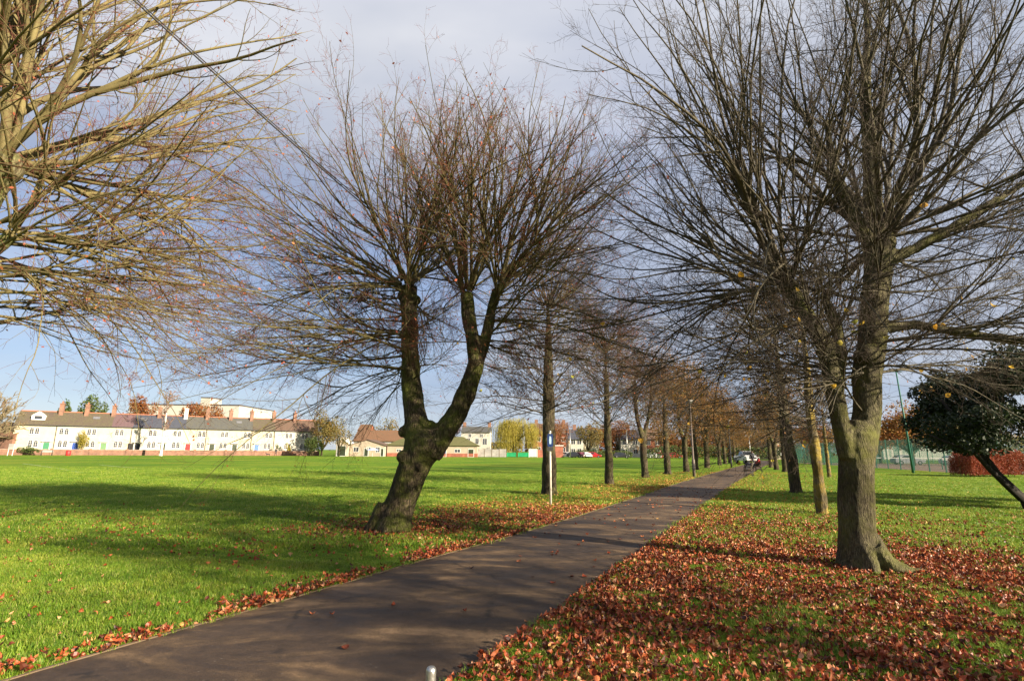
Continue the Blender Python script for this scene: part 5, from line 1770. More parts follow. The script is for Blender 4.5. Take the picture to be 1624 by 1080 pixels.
def pickup():
    g = at(1184, 733, 80)
    root = empty('pickup_truck', (g[0], 80, 0), R(-4), 'white pickup truck driving toward the viewer at the far end of the path', 'truck')
    b = MB()
    W = 0.92
    # lower body
    b.prismx([(-2.55, 0.52), (-2.62, 0.72), (-2.58, 1.02), (-1.3, 1.16), (-1.25, 1.16), (2.55, 1.16), (2.6, 0.55), (1.0, 0.45), (-1.8, 0.45)], -W, W)
    # cab
    vs = [(-W + 0.04, -1.28, 1.16), (W - 0.04, -1.28, 1.16), (W - 0.04, 0.75, 1.16), (-W + 0.04, 0.75, 1.16),
          (-W + 0.2, -0.5, 1.78), (W - 0.2, -0.5, 1.78), (W - 0.2, 0.6, 1.78), (-W + 0.2, 0.6, 1.78)]
    b.add(vs, [(4, 5, 6, 7), (0, 1, 5, 4), (1, 2, 6, 5), (2, 3, 7, 6), (3, 0, 4, 7)])
    b.build('body', P_['white'], root, bevel=0.05)
    ws = MB()
    ws.add([(-W + 0.14, -1.21, 1.235), (W - 0.14, -1.21, 1.235), (W - 0.26, -0.59, 1.72), (-W + 0.26, -0.59, 1.72)], [(0, 1, 2, 3)])
    for v in range(len(ws.v)):
        x, y, z = ws.v[v]
        ws.v[v] = (x, y - 0.02, z + 0.015)
    ws.build('windscreen', M['car_glass'], root)
    gr = MB()
    gr.box(-0.5, 0.5, -2.66, -2.6, 0.74, 0.98)
    gr.build('grille', M['pipe'], root)
    bp = MB()
    bp.box(-0.88, 0.88, -2.76, -2.58, 0.5, 0.68)
    bp.build('bumper', P_['white'], root, bevel=0.03)
    sk = MB()
    sk.box(-0.7, 0.7, -2.70, -2.5, 0.36, 0.496)
    sk.build('skid_plate', M['pipe'], root)
    for s in (-1, 1):
        h = MB()
        h.box(s * 0.7 - 0.17, s * 0.7 + 0.17, -2.65, -2.5, 0.8, 0.98)
        h.build('headlight', M['lamp_glass'], root)
        m_ = MB()
        m_.box(s * 1.05 - 0.12, s * 1.05 + 0.12, -1.1, -1.0, 1.18, 1.38)
        m_.build('wing_mirror', M['pipe'], root)
        sg = MB()
        sg.add([(s * (W - 0.035), -1.1, 1.22), (s * (W - 0.035), 0.6, 1.22), (s * (W - 0.18), 0.5, 1.7), (s * (W - 0.18), -0.5, 1.7)], [(0, 1, 2, 3)])
        sg.build('side_window', M['car_glass'], root)
        for y in (-1.65, 1.6):
            wheel(root, s * 0.8, y, 0.39, 0.26)


pickup()

# ------------------------------------------------------------------ street furniture
M['grey_metal'] = mat('grey_metal', (0.30, 0.28, 0.25), 0.5, 0.2, 4, metal=0.3)
M['lamp_column'] = mat('lamp_column', (0.13, 0.10, 0.08), 0.6, 0.25, 3)
M['dark_metal'] = mat('dark_metal', (0.03, 0.03, 0.03), 0.5, 0.2, 3)
M['lens'] = mat('lamp_lens', (0.55, 0.55, 0.5), 0.3, 0.1, 3)
M['galv'] = mat('galvanised', (0.42, 0.42, 0.40), 0.38, 0.2, 12, 0.15, 80, metal=0.85)
M['wood'] = mat('weathered_wood', (0.14, 0.095, 0.06), 0.8, 0.3, 6, 0.3)


def lamp_post(label, x, y, H, m):
    root = empty('lamp_post', (x, y, 0), 0, label, 'lamp post', 'lamp posts by the path')
    c = MB()
    c.tube([(0, 0, -0.1), (0, 0, 1.1), (0, 0, 1.12), (0, 0, H)], [0.095, 0.095, 0.06, 0.045], 12)
    c.build('column', m, root, True)
    d = MB()
    d.box(-0.05, 0.05, -0.099, -0.09, 0.45, 0.85)
    d.build('access_door', M['dark_metal'], root)
    l = MB()
    l.prismx([(-0.34, H + 0.02), (-0.30, H + 0.12), (0.10, H + 0.16), (0.14, H), (-0.3, H - 0.03)], -0.11, 0.11)
    h = l.build('lantern', M['grey_metal'], root, bevel=0.015)
    g = MB()
    g.box(-0.08, 0.08, -0.28, -0.02, H - 0.06, H - 0.018)
    g.build('lens', M['lens'], h)
    return root


lamp_post('near slender grey brown lamp post on the left verge of the path', 11.6, 34.94, 4.75, M['lamp_column'])
lamp_post('far dark lamp post on the left verge, close to the white pickup', 23.85, 59.5, 5.0, M['dark_metal'])
for px, Y, H, lb in [(904.5, 138, 6.8, 'thin pale lamp column at the field edge beside the parked cars'), (995, 132, 6.6, 'thin pale lamp column at the field edge left of the V forked lime'),
                     (1190, 112, 5.0, 'short white post behind the white pickup')]:
    x = at(px, 720, Y)[0]
    r_ = empty('lamp_column', (x, Y, 0), 0, lb, 'lamp post')
    m_ = MB()
    m_.tube([(0, 0, -0.1), (0, 0, H)], [0.12, 0.07], 8)
    m_.build('column', M['galv'], r_, True)
    m_ = MB()
    m_.box(-0.1, 0.1, -0.7, 0.1, H, H + 0.12)
    m_.build('lantern', M['grey_metal'], r_)


def signpost():
    root = empty('signpost', (1.15, 16.2, 0), 0, 'thin pale signpost with a small blue sign clamped near its top, by the left verge', 'signpost')
    p = MB()
    p.tube([(0.012, 0, -0.1), (0.0, 0, 2.12)], 0.035, 12)
    p.build('post', mat('sign_post_paint', (0.52, 0.48, 0.40), 0.5, 0.15, 5), root, True)
    c = MB()
    c.ball((0, 0, 2.12), 0.04, 10, 6)
    c.build('cap', M['galv'], root)
    s = MB()
    s.prism([(-0.06, 1.68), (0.07, 1.68), (0.09, 1.73), (0.09, 2.0), (0.07, 2.06), (-0.06, 2.06), (-0.08, 2.0), (-0.08, 1.73)], -0.06, -0.045)
    pl = s.build('sign_plate', mat('sign_blue', (0.015, 0.035, 0.12), 0.4, 0.05, 3), root)
    i = MB()
    i.prism([(-0.02, 1.76), (0.035, 1.76), (0.042, 1.88), (0.03, 1.98), (-0.012, 1.99), (-0.028, 1.88)], -0.064, -0.061)
    i.build('pictogram', mat('sign_pale_blue', (0.35, 0.5, 0.65), 0.4, 0.05, 3), pl)
    b = MB()
    for z in (1.76, 1.98):
        b.box(-0.045, 0.045, -0.045, 0.045, z - 0.015, z + 0.015)
    b.build('clamp', M['galv'], root)
    pl2 = MB()
    pl2.box(-0.09, 0.09, -0.053, -0.047, 1.56, 1.67)
    pl2.build('lower_plate', mat('sign_dark', (0.05, 0.05, 0.05), 0.4, 0.05, 3), root)


signpost()


def bollard():
    x, y, z = at(684, 1056, 2.6)
    root = empty('metal_post', (x, y, 0), 0, 'rounded galvanised metal post top poking into the bottom edge of the picture', 'post')
    p = MB()
    r = 0.0225
    zz = [-0.1, z - 0.05] + [z - 0.018 + 0.018 * math.sin(a) for a in (0, 0.4, 0.8, 1.2, 1.5)]
    rr = [r, r] + [r * (0.35 + 0.65 * math.cos(a)) for a in (0, 0.4, 0.8, 1.2, 1.5)]
    p.tube([(0, 0, q) for q in zz], rr, 24)
    p.build('tube', M['galv'], root, True)
    f = MB()
    f.tube([(0, 0, -0.05), (0, 0, 0.04)], [0.08, 0.07], 16)
    f.build('base_collar', M['galv'], root, True)


bollard()


def bench(label, x, y, rz):
    """bench facing local -x, length along local y"""
    root = empty('bench', (x, y, 0), rz, label, 'bench', 'park benches right of the path')
    for s in (-1, 1):
        f = MB()
        yy = s * 0.72
        f.tube([(-0.24, yy, 0), (-0.22, yy, 0.25), (-0.26, yy, 0.45), (-0.27, yy, 0.66), (-0.2, yy, 0.68), (0.12, yy, 0.66)], 0.024, 6)
        f.tube([(0.26, yy, 0), (0.16, yy, 0.25), (0.12, yy, 0.45), (0.2, yy, 0.7), (0.3, yy, 0.95)], 0.024, 6)
        f.tube([(-0.25, yy, 0.43), (0.13, yy, 0.41)], 0.022, 6)
        f.tube([(-0.22, yy, 0.12), (0.0, yy, 0.2), (0.22, yy, 0.12)], 0.016, 6)
        f.build('end_frame', M['dark_metal'], root, True)
    for k in range(5):
        m_ = MB()
        xx = -0.25 + k * 0.09
        m_.box(xx, xx + 0.07, -0.85, 0.85, 0.452, 0.478)
        m_.build('seat_slat', M['wood'], root)
    for k in range(4):
        m_ = MB()
        z = 0.55 + k * 0.1
        xx = 0.155 + (z - 0.55) * 0.38
        m_.box(xx - 0.025, xx - 0.003, -0.85, 0.85, z, z + 0.075)
        m_.build('back_slat', M['wood'], root)
    return root


BRZ = R(-26)
b1 = ground(1194, 757)
bench('dark park bench nearest the viewer, a pale bag on its seat end', b1[0] + 0.1, b1[1] + 0.7, BRZ)
b2 = ground(1208, 748)
bench('second park bench, with a person in red sitting on it', b2[0], b2[1] + 0.5, BRZ)


def on_bench(lx, ly, b, dy):
    c, s = math.cos(BRZ), math.sin(BRZ)
    return (b[0] + c * lx - s * ly, b[1] + dy + s * lx + c * ly)


bag = MB()
bag.prism([(-0.14, 0), (0.14, 0), (0.17, 0.12), (0.13, 0.27), (-0.12, 0.27), (-0.17, 0.12)], -0.1, 0.1)
bx_, by_ = on_bench(0.0, -0.5, (b1[0] + 0.1, b1[1]), 0.7)
br_ = empty('bag', (bx_, by_, 0.478), BRZ, 'pale shopping bag standing on the nearest bench', 'bag')
bag.build('bag_body', mat('bag_cloth', (0.5, 0.42, 0.36), 0.8, 0.2, 6), br_, bevel=0.03)
hd = MB()
hd.tube([(-0.08, 0, 0.25), (-0.06, 0, 0.36), (0.06, 0, 0.36), (0.08, 0, 0.25)], 0.008, 5)
hd.build('handle', M['dark_metal'], br_)
bk = MB()
bk.ball((0, 0, 0.24), 0.24, 12, 8, sc=(0.8, 0.9, 1.05))
bx_, by_ = on_bench(-0.02, 0.05, (b1[0] + 0.1, b1[1]), 0.7)
rk = empty('rucksack', (bx_, by_, 0.47), BRZ, 'dark rucksack beside the pale bag on the nearest bench', 'bag')
bk.build('pack', mat('rucksack_cloth', (0.03, 0.028, 0.04), 0.8, 0.2, 6), rk, True)
st_ = MB()
st_.tube([(-0.12, -0.14, 0.42), (-0.24, -0.12, 0.3), (-0.22, -0.12, 0.1)], 0.02, 5)
st_.tube([(-0.12, 0.14, 0.42), (-0.24, 0.12, 0.3), (-0.22, 0.12, 0.1)], 0.02, 5)
st_.build('strap', M['dark_metal'], rk)


def skin_body(name, joints, edges, parent, m, sub=1):
    me = bpy.data.meshes.new(name)
    me.from_pydata([j[:3] for j in joints], edges, [])
    o = bpy.data.objects.new(name, me)
    COL.objects.link(o)
    md = o.modifiers.new('skin', 'SKIN')
    for i, j in enumerate(joints):
        me.skin_vertices[0].data[i].radius = (j[3], j[4] if len(j) > 4 else j[3])
    me.skin_vertices[0].data[0].use_root = True
    sd = o.modifiers.new('sub', 'SUBSURF')
    sd.levels = sd.render_levels = sub
    dg = bpy.context.evaluated_depsgraph_get()
    me2 = bpy.data.meshes.new_from_object(o.evaluated_get(dg))
    bpy.data.objects.remove(o)
    me2.name = name
    me2.materials.clear()
    return link(name, me2, parent, m, True)


M['skin'] = mat('skin', (0.42, 0.24, 0.17), 0.6, 0.1, 5)
M['coat_red'] = mat('coat_red', (0.34, 0.03, 0.03), 0.85, 0.2, 8)
M['trousers'] = mat('trousers_dark', (0.02, 0.02, 0.028), 0.85, 0.2, 8)
M['coat_dark'] = mat('coat_dark', (0.03, 0.03, 0.035), 0.85, 0.2, 8)
M['hair'] = mat('hair_brown', (0.05, 0.03, 0.02), 0.8, 0.2, 8)
M['shoe'] = mat('shoe_black', (0.015, 0.015, 0.015), 0.6, 0.2, 8)


def hands(parent, pts, dirs):
    """palm with five bent fingers at each wrist"""
    for (p, d) in zip(pts, dirs):
        p, d = Vector(p), Vector(d).normalized()
        side = d.cross(Vector((0, 0, 1))).normalized()
        h = MB()
        h.tube([p, p + d * 0.05, p + d * 0.09], [0.025, 0.036, 0.034], 8)
        for k, ln in enumerate((0.065, 0.075, 0.07, 0.055)):
            o = p + d * 0.085 + side * (k - 1.5) * 0.019
            h.tube([o, o + d * ln * 0.5 - Vector((0, 0, 0.008)), o + d * ln * 0.85 - Vector((0, 0, 0.03))], [0.0095, 0.009, 0.007], 6)
        o = p + d * 0.03 - side * 0.03
        h.tube([o, o + d * 0.03 - side * 0.025, o + d * 0.06 - side * 0.03], [0.011, 0.01, 0.008], 6)
        h.build('hand', M['skin'], parent, True)


def head(parent, c, face, hair='hair'):
    c = Vector(c)
    f = Vector(face).normalized()
    s = f.cross(Vector((0, 0, 1)))
    h = MB()
    h.ball(c, 0.1, 14, 10, sc=(0.86, 0.92, 1.18))
    h.ball(c + f * 0.095 - Vector((0, 0, 0.01)), 0.017, 6, 5)
    for k in (-1, 1):
        h.ball(c + s * k * 0.088, 0.022, 6, 5)
    hh = h.build('head', M['skin'], parent, True)
    e = MB()
    for k in (-1, 1):
        e.ball(c + f * 0.082 + s * k * 0.033 + Vector((0, 0, 0.012)), 0.011, 6, 4)
    e.build('eyes', M['shoe'], hh)
    mo = MB()
    mo.ball(c + f * 0.086 - Vector((0, 0, 0.055)), 0.014, 6, 4, sc=(1.6, 1.6, 0.4))
    mo.build('mouth', M['coat_red'], hh)
    a = MB()
    a.ball(c - f * 0.018 + Vector((0, 0, 0.03)), 0.108, 14, 10, sc=(0.9, 0.95, 1.1))
    a.build('hair', M[hair], parent, True)


def seated():
    x, y = on_bench(0, -0.2, (b2[0], b2[1]), 0.5)
    r = empty('person', (x, y, 0), BRZ, 'person in a red coat sitting on the second bench, facing the path', 'person')
    J = [(0.02, 0, 0.56, 0.13, 0.15), (0.03, 0, 0.80, 0.12, 0.16), (0.05, 0, 1.0, 0.11, 0.17), (0.04, 0, 1.12, 0.05), (0.03, 0, 1.2, 0.045),
         (0.0, 0.1, 0.55, 0.09), (-0.42, 0.12, 0.54, 0.07), (-0.44, 0.12, 0.12, 0.05), (-0.54, 0.13, 0.05, 0.04),
         (0.0, -0.1, 0.55, 0.09), (-0.42, -0.12, 0.54, 0.07), (-0.44, -0.12, 0.12, 0.05), (-0.54, -0.13, 0.05, 0.04)]
    Eg = [(0, 1), (1, 2), (2, 3), (3, 4), (0, 5), (5, 6), (6, 7), (7, 8), (0, 9), (9, 10), (10, 11), (11, 12)]
    skin_body('body', J, Eg, r, M['trousers'])
    C = [(0.02, 0, 0.56, 0.165, 0.185), (0.03, 0, 0.80, 0.14, 0.185), (0.05, 0, 1.02, 0.12, 0.18), (0.04, 0, 1.1, 0.07),
         (0.04, 0.2, 1.02, 0.07), (-0.02, 0.25, 0.78, 0.06), (-0.24, 0.14, 0.66, 0.045),
         (0.04, -0.2, 1.02, 0.07), (-0.02, -0.25, 0.78, 0.06), (-0.24, -0.14, 0.66, 0.045)]
    skin_body('coat', C, [(0, 1), (1, 2), (2, 3), (2, 4), (4, 5), (5, 6), (2, 7), (7, 8), (8, 9)], r, M['coat_red'])
    head(r, (0.0, 0, 1.29), (-1, 0, 0))
    hands(r, [(-0.26, 0.13, 0.65), (-0.26, -0.13, 0.65)], [(-1, -0.3, -0.15), (-1, 0.3, -0.15)])


seated()


def walker(x, y, rz, label, coat, H=1.0):
    r = empty('person', (x, y, 0), rz, label, 'person')
    J = [(0, 0, 0.92, 0.12, 0.15), (0, 0, 1.15, 0.11, 0.15), (0, 0, 1.38, 0.11, 0.17), (0, 0, 1.48, 0.05), (0, 0, 1.54, 0.045),
         (0.09, 0, 0.86, 0.09), (0.1, -0.12, 0.48, 0.065), (0.1, -0.1, 0.1, 0.045), (0.1, -0.24, 0.04, 0.04),
         (-0.09, 0, 0.86, 0.09), (-0.1, 0.1, 0.5, 0.065), (-0.1, 0.3, 0.14, 0.045), (-0.1, 0.18, 0.05, 0.04)]
    Eg = [(0, 1), (1, 2), (2, 3), (3, 4), (0, 5), (5, 6), (6, 7), (7, 8), (0, 9), (9, 10), (10, 11), (11, 12)]
    skin_body('body', J, Eg, r, M['trousers'])
    C = [(0, 0, 0.86, 0.16, 0.17), (0, 0, 1.15, 0.13, 0.17), (0, 0, 1.38, 0.12, 0.18), (0, 0, 1.46, 0.07),
         (0.2, 0, 1.38, 0.065), (0.26, 0.06, 1.12, 0.05), (0.26, -0.08, 0.9, 0.04),
         (-0.2, 0, 1.38, 0.065), (-0.26, 0.02, 1.12, 0.05), (-0.26, -0.16, 0.94, 0.04)]
    skin_body('coat', C, [(0, 1), (1, 2), (2, 3), (2, 4), (4, 5), (5, 6), (2, 7), (7, 8), (8, 9)], r, coat)
    head(r, (0, -0.02, 1.63), (0, -1, 0))
    hands(r, [(0.26, -0.09, 0.88), (-0.26, -0.18, 0.92)], [(0, -0.3, -1), (0, -0.4, -1)])
    return r


px_ = at(437, 722, 126)
walker(px_[0], 126, 0.9, 'distant walker in dark clothes on the grass before the garden wall', M['coat_dark'])
px_ = at(1206, 722, 56)
walker(px_[0], 58, 0.2, 'person in dark clothes standing on the path behind the benches', M['coat_dark'])


def dog():
    p = at(425, 722, 124)
    r = empty('dog', (p[0], 124, 0), 0.3, 'small black dog left of the distant walker on the grass', 'dog')
    J = [(0, 0, 0.42, 0.10), (-0.22, 0, 0.43, 0.13), (0.22, 0, 0.43, 0.09), (-0.38, 0, 0.52, 0.08), (-0.5, 0, 0.66, 0.075), (-0.62, 0, 0.63, 0.045),
         (-0.26, 0.08, 0.25, 0.04), (-0.27, 0.08, 0.03, 0.03), (-0.26, -0.08, 0.25, 0.04), (-0.2, -0.08, 0.03, 0.03),
         (0.28, 0.08, 0.3, 0.06), (0.36, 0.08, 0.17, 0.03), (0.33, 0.08, 0.03, 0.028), (0.28, -0.08, 0.3, 0.06), (0.40, -0.08, 0.17, 0.03), (0.38, -0.08, 0.03, 0.028),
         (0.4, 0, 0.5, 0.03), (0.52, 0, 0.6, 0.02)]
    Eg = [(0, 1), (0, 2), (1, 3), (3, 4), (4, 5), (1, 6), (6, 7), (1, 8), (8, 9), (2, 10), (10, 11), (11, 12), (2, 13), (13, 14), (14, 15), (2, 16), (16, 17)]
    skin_body('body', J, Eg, r, M['coat_dark'])
    e = MB()
    for s in (-1, 1):
        e.ball((-0.47, s * 0.07, 0.68), 0.05, 6, 5, sc=(0.6, 0.4, 1.2))
    e.build('ears', M['coat_dark'], r, True)


dog()

# clutter at the foot of the terrace wall
def goal_frame():
    p = at(12, 716, 99)
    r = empty('notice_board', (p[0] + 0.5, 99, 0), 0.3, 'white twin posted board leaning near the far left edge', 'board')
    for s in (-0.35, 0.35):
        m_ = MB()
        m_.tube([(s, 0, 0), (s + 0.05, 0.1, 2.1)], 0.05, 6)
        m_.build('post', M['paint'], r)
    m_ = MB()
    m_.box(-0.4, 0.4, -0.02, 0.04, 1.1, 2.1)
    m_.build('board', M['grey_panel'], r)
    p = at(102, 716, 104)
    r = empty('waste_bin', (p[0], 105, 0), 0, 'bright red drum shaped bin against the garden wall', 'bin')
    m_ = MB()
    m_.tube([(0, 0, 0), (0, 0, 0.1), (0, 0, 0.8), (0, 0, 0.86)], [0.36, 0.4, 0.42, 0.38], 14)
    m_.build('drum', mat('bin_red', (0.5, 0.03, 0.03), 0.5, 0.1, 3), r, True)
    m_ = MB()
    m_.tube([(0, 0, 0.86), (0, 0, 0.92), (0, 0, 1.0)], [0.42, 0.42, 0.2], 14)
    m_.build('lid', mat('lid_red', (0.42, 0.025, 0.025), 0.5, 0.1, 3), r)
    p = at(71, 716, 104)
    r = empty('bench', (p[0], 104.5, 0), 0.5, 'dark bench with a pale panel in front of the garden wall near its left end', 'bench')
    m_ = MB()
    for s in (-0.8, 0.8):
        m_.box(s - 0.04, s + 0.04, -0.25, 0.25, 0, 0.45)
        m_.box(s - 0.04, s + 0.04, 0.18, 0.25, 0.45, 1.0)
    m_.build('leg', M['dark_metal'], r)
    m_ = MB()
    m_.box(-0.9, 0.9, -0.27, 0.27, 0.453, 0.5)
    m_.build('seat', M['wood'], r)
    m_ = MB()
    m_.box(-0.9, 0.9, 0.253, 0.29, 0.6, 1.0)
    m_.build('backrest', M['grey_panel'], r)


goal_frame()

# field boundary clutter between clubhouse and brick house
fr_ = empty('panel_fence', (at(757, 716, 137)[0], 137, 0), 0, 'grey panel fence between the clubhouse and the green containers', 'fence')
xx = 0
for k in range(4):
    m_ = MB()
    m_.box(k * 1.85, k * 1.85 + 1.7, 0, 0.08, 0.05, 1.9 + (k % 2) * 0.1)
    m_.build('panel', M['grey_panel'], fr_)
    m_ = MB()
    m_.box(k * 1.85 - 0.13, k * 1.85 - 0.02, -0.03, 0.11, 0, 2.05)
    m_.build('post', M['wood'], fr_)


def container(label, px0, px1, Y, h, m, name='container', cat_='container'):
    x0, x1 = bx(px0, px1, Y, 720)
    r = empty(name, (x0, Y, 0), 0, label, cat_)
    W = x1 - x0
    b = MB()
    b.box(0, W, 0.05, 2.2, 0.12, h - 0.06)
    n = max(4, int(W / 0.3))
    for i in range(n):
        b.box(W * (i + 0.2) / n, W * (i + 0.7) / n, 0.0, 0.047, 0.2, h - 0.12)
    b.build('corrugated_side', m, r)
    e = MB()
    for q in (0, W):
        e.box(q - 0.06, q + 0.06, -0.05, 0.1, 0, h)
    e.box(0.063, W - 0.063, -0.05, 0.04, h - 0.1, h + 0.02)
    e.build('frame', m, r)
    return r


container('low bright green container left of the other green one, in front of the willow', 804, 818, 139, 1.15, M['container_green'])
container('low bright green container right of the dark gap, beside the white van body', 822, 838, 139, 1.15, M['container_green'])
container('white box body trailer right of the green containers, below the willow', 839, 852, 140, 2.1, M['paint'], 'trailer', 'trailer')
bwl = empty('brick_wall', (at(852, 716, 142)[0], 142, 0), 0, 'brick wall between the white trailer and the brick shed', 'wall')
m_ = MB()
m_.box(0, 5.4, 0, 0.25, -0.1, 1.9)
m_.build('brickwork', M['brick_red'], bwl)
m_ = MB()
m_.box(-0.05, 5.45, -0.05, 0.3, 1.9, 2.0)
m_.build('coping', M['lead'], bwl)
# blue parasol and white gazebo before the pavilion
um = empty('parasol', (at(591, 716, 128)[0], 128, 0), 0, 'pale blue parasol open in front of the cream pavilion', 'parasol')
m_ = MB()
n_ = 8
m_.add([(1.5 * math.cos(k * math.pi / 4), 1.5 * math.sin(k * math.pi / 4), 1.45) for k in range(8)] + [(0, 0, 2.05)], [(k, (k + 1) % 8, 8) for k in range(8)])
m_.build('canopy', mat('parasol_cloth', (0.34, 0.42, 0.68), 0.8, 0.1, 3), um)
m_ = MB()
m_.tube([(0, 0, 0), (0, 0, 2.1)], 0.03, 6)
m_.build('pole', M['paint'], um)


# ------------------------------------------------------------------ tennis court fence, floodlight mast
M['fence_green'] = mat('fence_green', (0.02, 0.11, 0.075), 0.55, 0.15, 3)
FA, FB = np.array([37.6, 45.6]), np.array([46.5, 92.0])


def court_fence(p, q, label, H=3.0, step=2.6, wires=True):
    p, q = np.array(p, float), np.array(q, float)
    L = np.linalg.norm(q - p)
    root = empty('court_fence', (*p, 0), math.atan2(q[1] - p[1], q[0] - p[0]), label, 'fence', 'green fences round the tennis courts')
    n = int(L / step)
    post = MB()
    post.box(-0.04, 0.04, -0.04, 0.04, -0.1, H + 0.05)
    pm = post.mesh('post')
    pm.materials.append(M['fence_green'])
    w = MB()
    for k in range(int(step / 0.055)):
        x = 0.05 + k * 0.055
        w.box(x, x + 0.013, -0.003, 0.003, 0.05, H)
    for k in range(14):
        z = 0.08 + k * (H - 0.12) / 13
        w.box(0.04, step - 0.04, 0.003, 0.009, z, z + 0.006)
    wm = w.mesh('wire_panel')
    wm.materials.append(M['fence_green'])
    for i in range(n + 1):
        o = bpy.data.objects.new('post', pm)
        COL.objects.link(o)
        o.parent = root
        o.location = (i * step, 0, 0)
        if i < n:
            o = bpy.data.objects.new('wire_panel', wm)
            COL.objects.link(o)
            o.parent = root
            o.location = (i * step, 0, 0)
    return root


court_fence(FA, FB, 'tall green mesh fence running behind the stout lime along the tennis courts')
court_fence(FB, (80, 98), 'tall green mesh fence at the far left end of the tennis courts')
court_fence((37.6, 45.6), (60, 40.5), 'green mesh fence turning away behind the russet hedge')
# court surface, flush sheets above the grass
m_ = MB()
m_.add([(38.2, 45.8, 0.006), (74, 41, 0.006), (84, 92, 0.006), (46.8, 91, 0.006)], [(0, 1, 2, 3)])
tag(m_.build('tennis_court', mat('court_surface', (0.20, 0.11, 0.085), 0.9, 0.2, 0.5, 0.2)), kind='structure')
m_ = MB()
for a, b, wd in [((43, 52), (72, 50), 0.12), ((45, 64), (72, 61), 0.12), ((46, 73), (76, 72), 0.12), ((46, 84), (80, 83), 0.12)]:
    a, b = np.array(a, float), np.array(b, float)
    d = norm(b - a)
    nn = np.array([-d[1], d[0]]) * wd
    m_.add([(*(a - nn), 0.011), (*(b - nn), 0.011), (*(b + nn), 0.011), (*(a + nn), 0.011)], [(0, 1, 2, 3)])
tag(m_.build('court_lines', M['paint']), kind='structure')
for x, y, L, lb in [(46, 58.5, 12, 'nearer tennis net with a white band, behind the green fence'), (50, 78, 12, 'farther tennis net with a white band, behind the green fence')]:
    r = empty('tennis_net', (x, y, 0), -0.15, lb, 'net')
    n_ = MB()
    n_.box(0, L, -0.03, 0.03, 0.96, 1.06)
    n_.build('band', M['paint'], r)
    n_ = MB()
    for k in range(int(L / 0.12)):
        n_.box(k * 0.12, k * 0.12 + 0.01, -0.004, 0.004, 0.03, 0.96)
    for k in range(8):
        n_.box(0, L, 0.004, 0.010, 0.05 + k * 0.12, 0.06 + k * 0.12)
    n_.build('netting', M['dark_metal'], r)
    for q in (-0.1, L + 0.1):
        n_ = MB()
        n_.tube([(q, 0, 0), (q, 0, 1.1)], 0.05, 8)
        n_.build('post', M['fence_green'], r)

mast = empty('floodlight_mast', (at(1447, 740, 46.3)[0] , 46.3, 0), 0, 'tall thin green floodlight mast beside the court fence, right of the stout lime', 'floodlight')
m_ = MB()
m_.tube([(0, 0, -0.1), (-0.1, 0, 4.0), (-0.28, 0, 8.6)], [0.10, 0.075, 0.05], 10)
m_.build('mast', M['fence_green'], mast, True)
m_ = MB()
m_.box(-0.75, 0.2, -0.05, 0.05, 8.55, 8.63)
m_.build('crossarm', M['fence_green'], mast)
for q in (-0.6, 0.05):
    m_ = MB()
    m_.prismx([(-0.2, 8.65), (0.15, 8.75), (0.12, 8.9), (-0.25, 8.78)], q - 0.2, q + 0.2)
    m_.build('floodlight', M['grey_metal'], mast)

# white pitch lines on the field
lp = MB()
for pts in ([(36, 735), (60, 738), (95, 743), (132, 750)], [(158, 737), (190, 740), (226, 743)]):
    g = [ground(*p)[:2] for p in pts]
    for a, b in zip(g[:-1], g[1:]):
        d = norm(b - a)
        nn = np.array([-d[1], d[0]]) * 0.06
        lp.add([(*(a - nn), 0.006), (*(b - nn), 0.006), (*(b + nn), 0.006), (*(a + nn), 0.006)], [(0, 1, 2, 3)])


def line_mat():
    m, t, b = new_mat('pitch_line')
    tcn = N(t, 'ShaderNodeTexCoord')
    nz = N(t, 'ShaderNodeTexNoise', i_Scale=3.0, i_Detail=5.0)
    t.links.new(tcn.outputs['Object'], nz.inputs['Vector'])
    t.links.new(ramp(t, nz.outputs[0], [(0.38, (0.15, 0.22, 0.03)), (0.6, (0.42, 0.44, 0.30))]), b.inputs['Base Color'])
    b.inputs['Roughness'].default_value = 0.95
    return m


tag(lp.build('pitch_lines', line_mat()), kind='structure')

# ------------------------------------------------------------------ overhead cable and the pole it comes from
M['cable'] = mat('cable_black', (0.02, 0.02, 0.022), 0.6, 0.1, 3)
cb = MB()
for off in (0.0, 0.055):
    pts = []
    for i in range(70):
        t_ = -0.30 + 1.30 * i / 69
        x = -5.0 + 16.6 * t_
        y = 6.0 + 28.94 * t_
        z = 7.3 - 9.6 * t_ + 7.1 * t_ * t_ + off * 0.7 * math.sin(math.pi * i / 69) - off * 0.1
        pts.append((x + off * 0.4, y, z))
    cb.tube(pts, 0.013 if off == 0 else 0.009, 6)
tag(cb.build('overhead_cable', M['cable'], None, True), 'twin black overhead cable sagging diagonally across the sky from the upper left', 'cable')
pe = empty('utility_pole', (-9.98, -2.68, 0), 0, 'wooden utility pole behind the camera carrying the overhead cable', 'pole')
m_ = MB()
m_.tube([(0, 0, -0.2), (0, 0, 11.3)], [0.15, 0.10], 10)
m_.build('pole', M['wood'], pe, True)
m_ = MB()
m_.box(-0.5, 0.5, -0.05, 0.05, 10.7, 10.82)
m_.build('crossarm', M['wood'], pe)


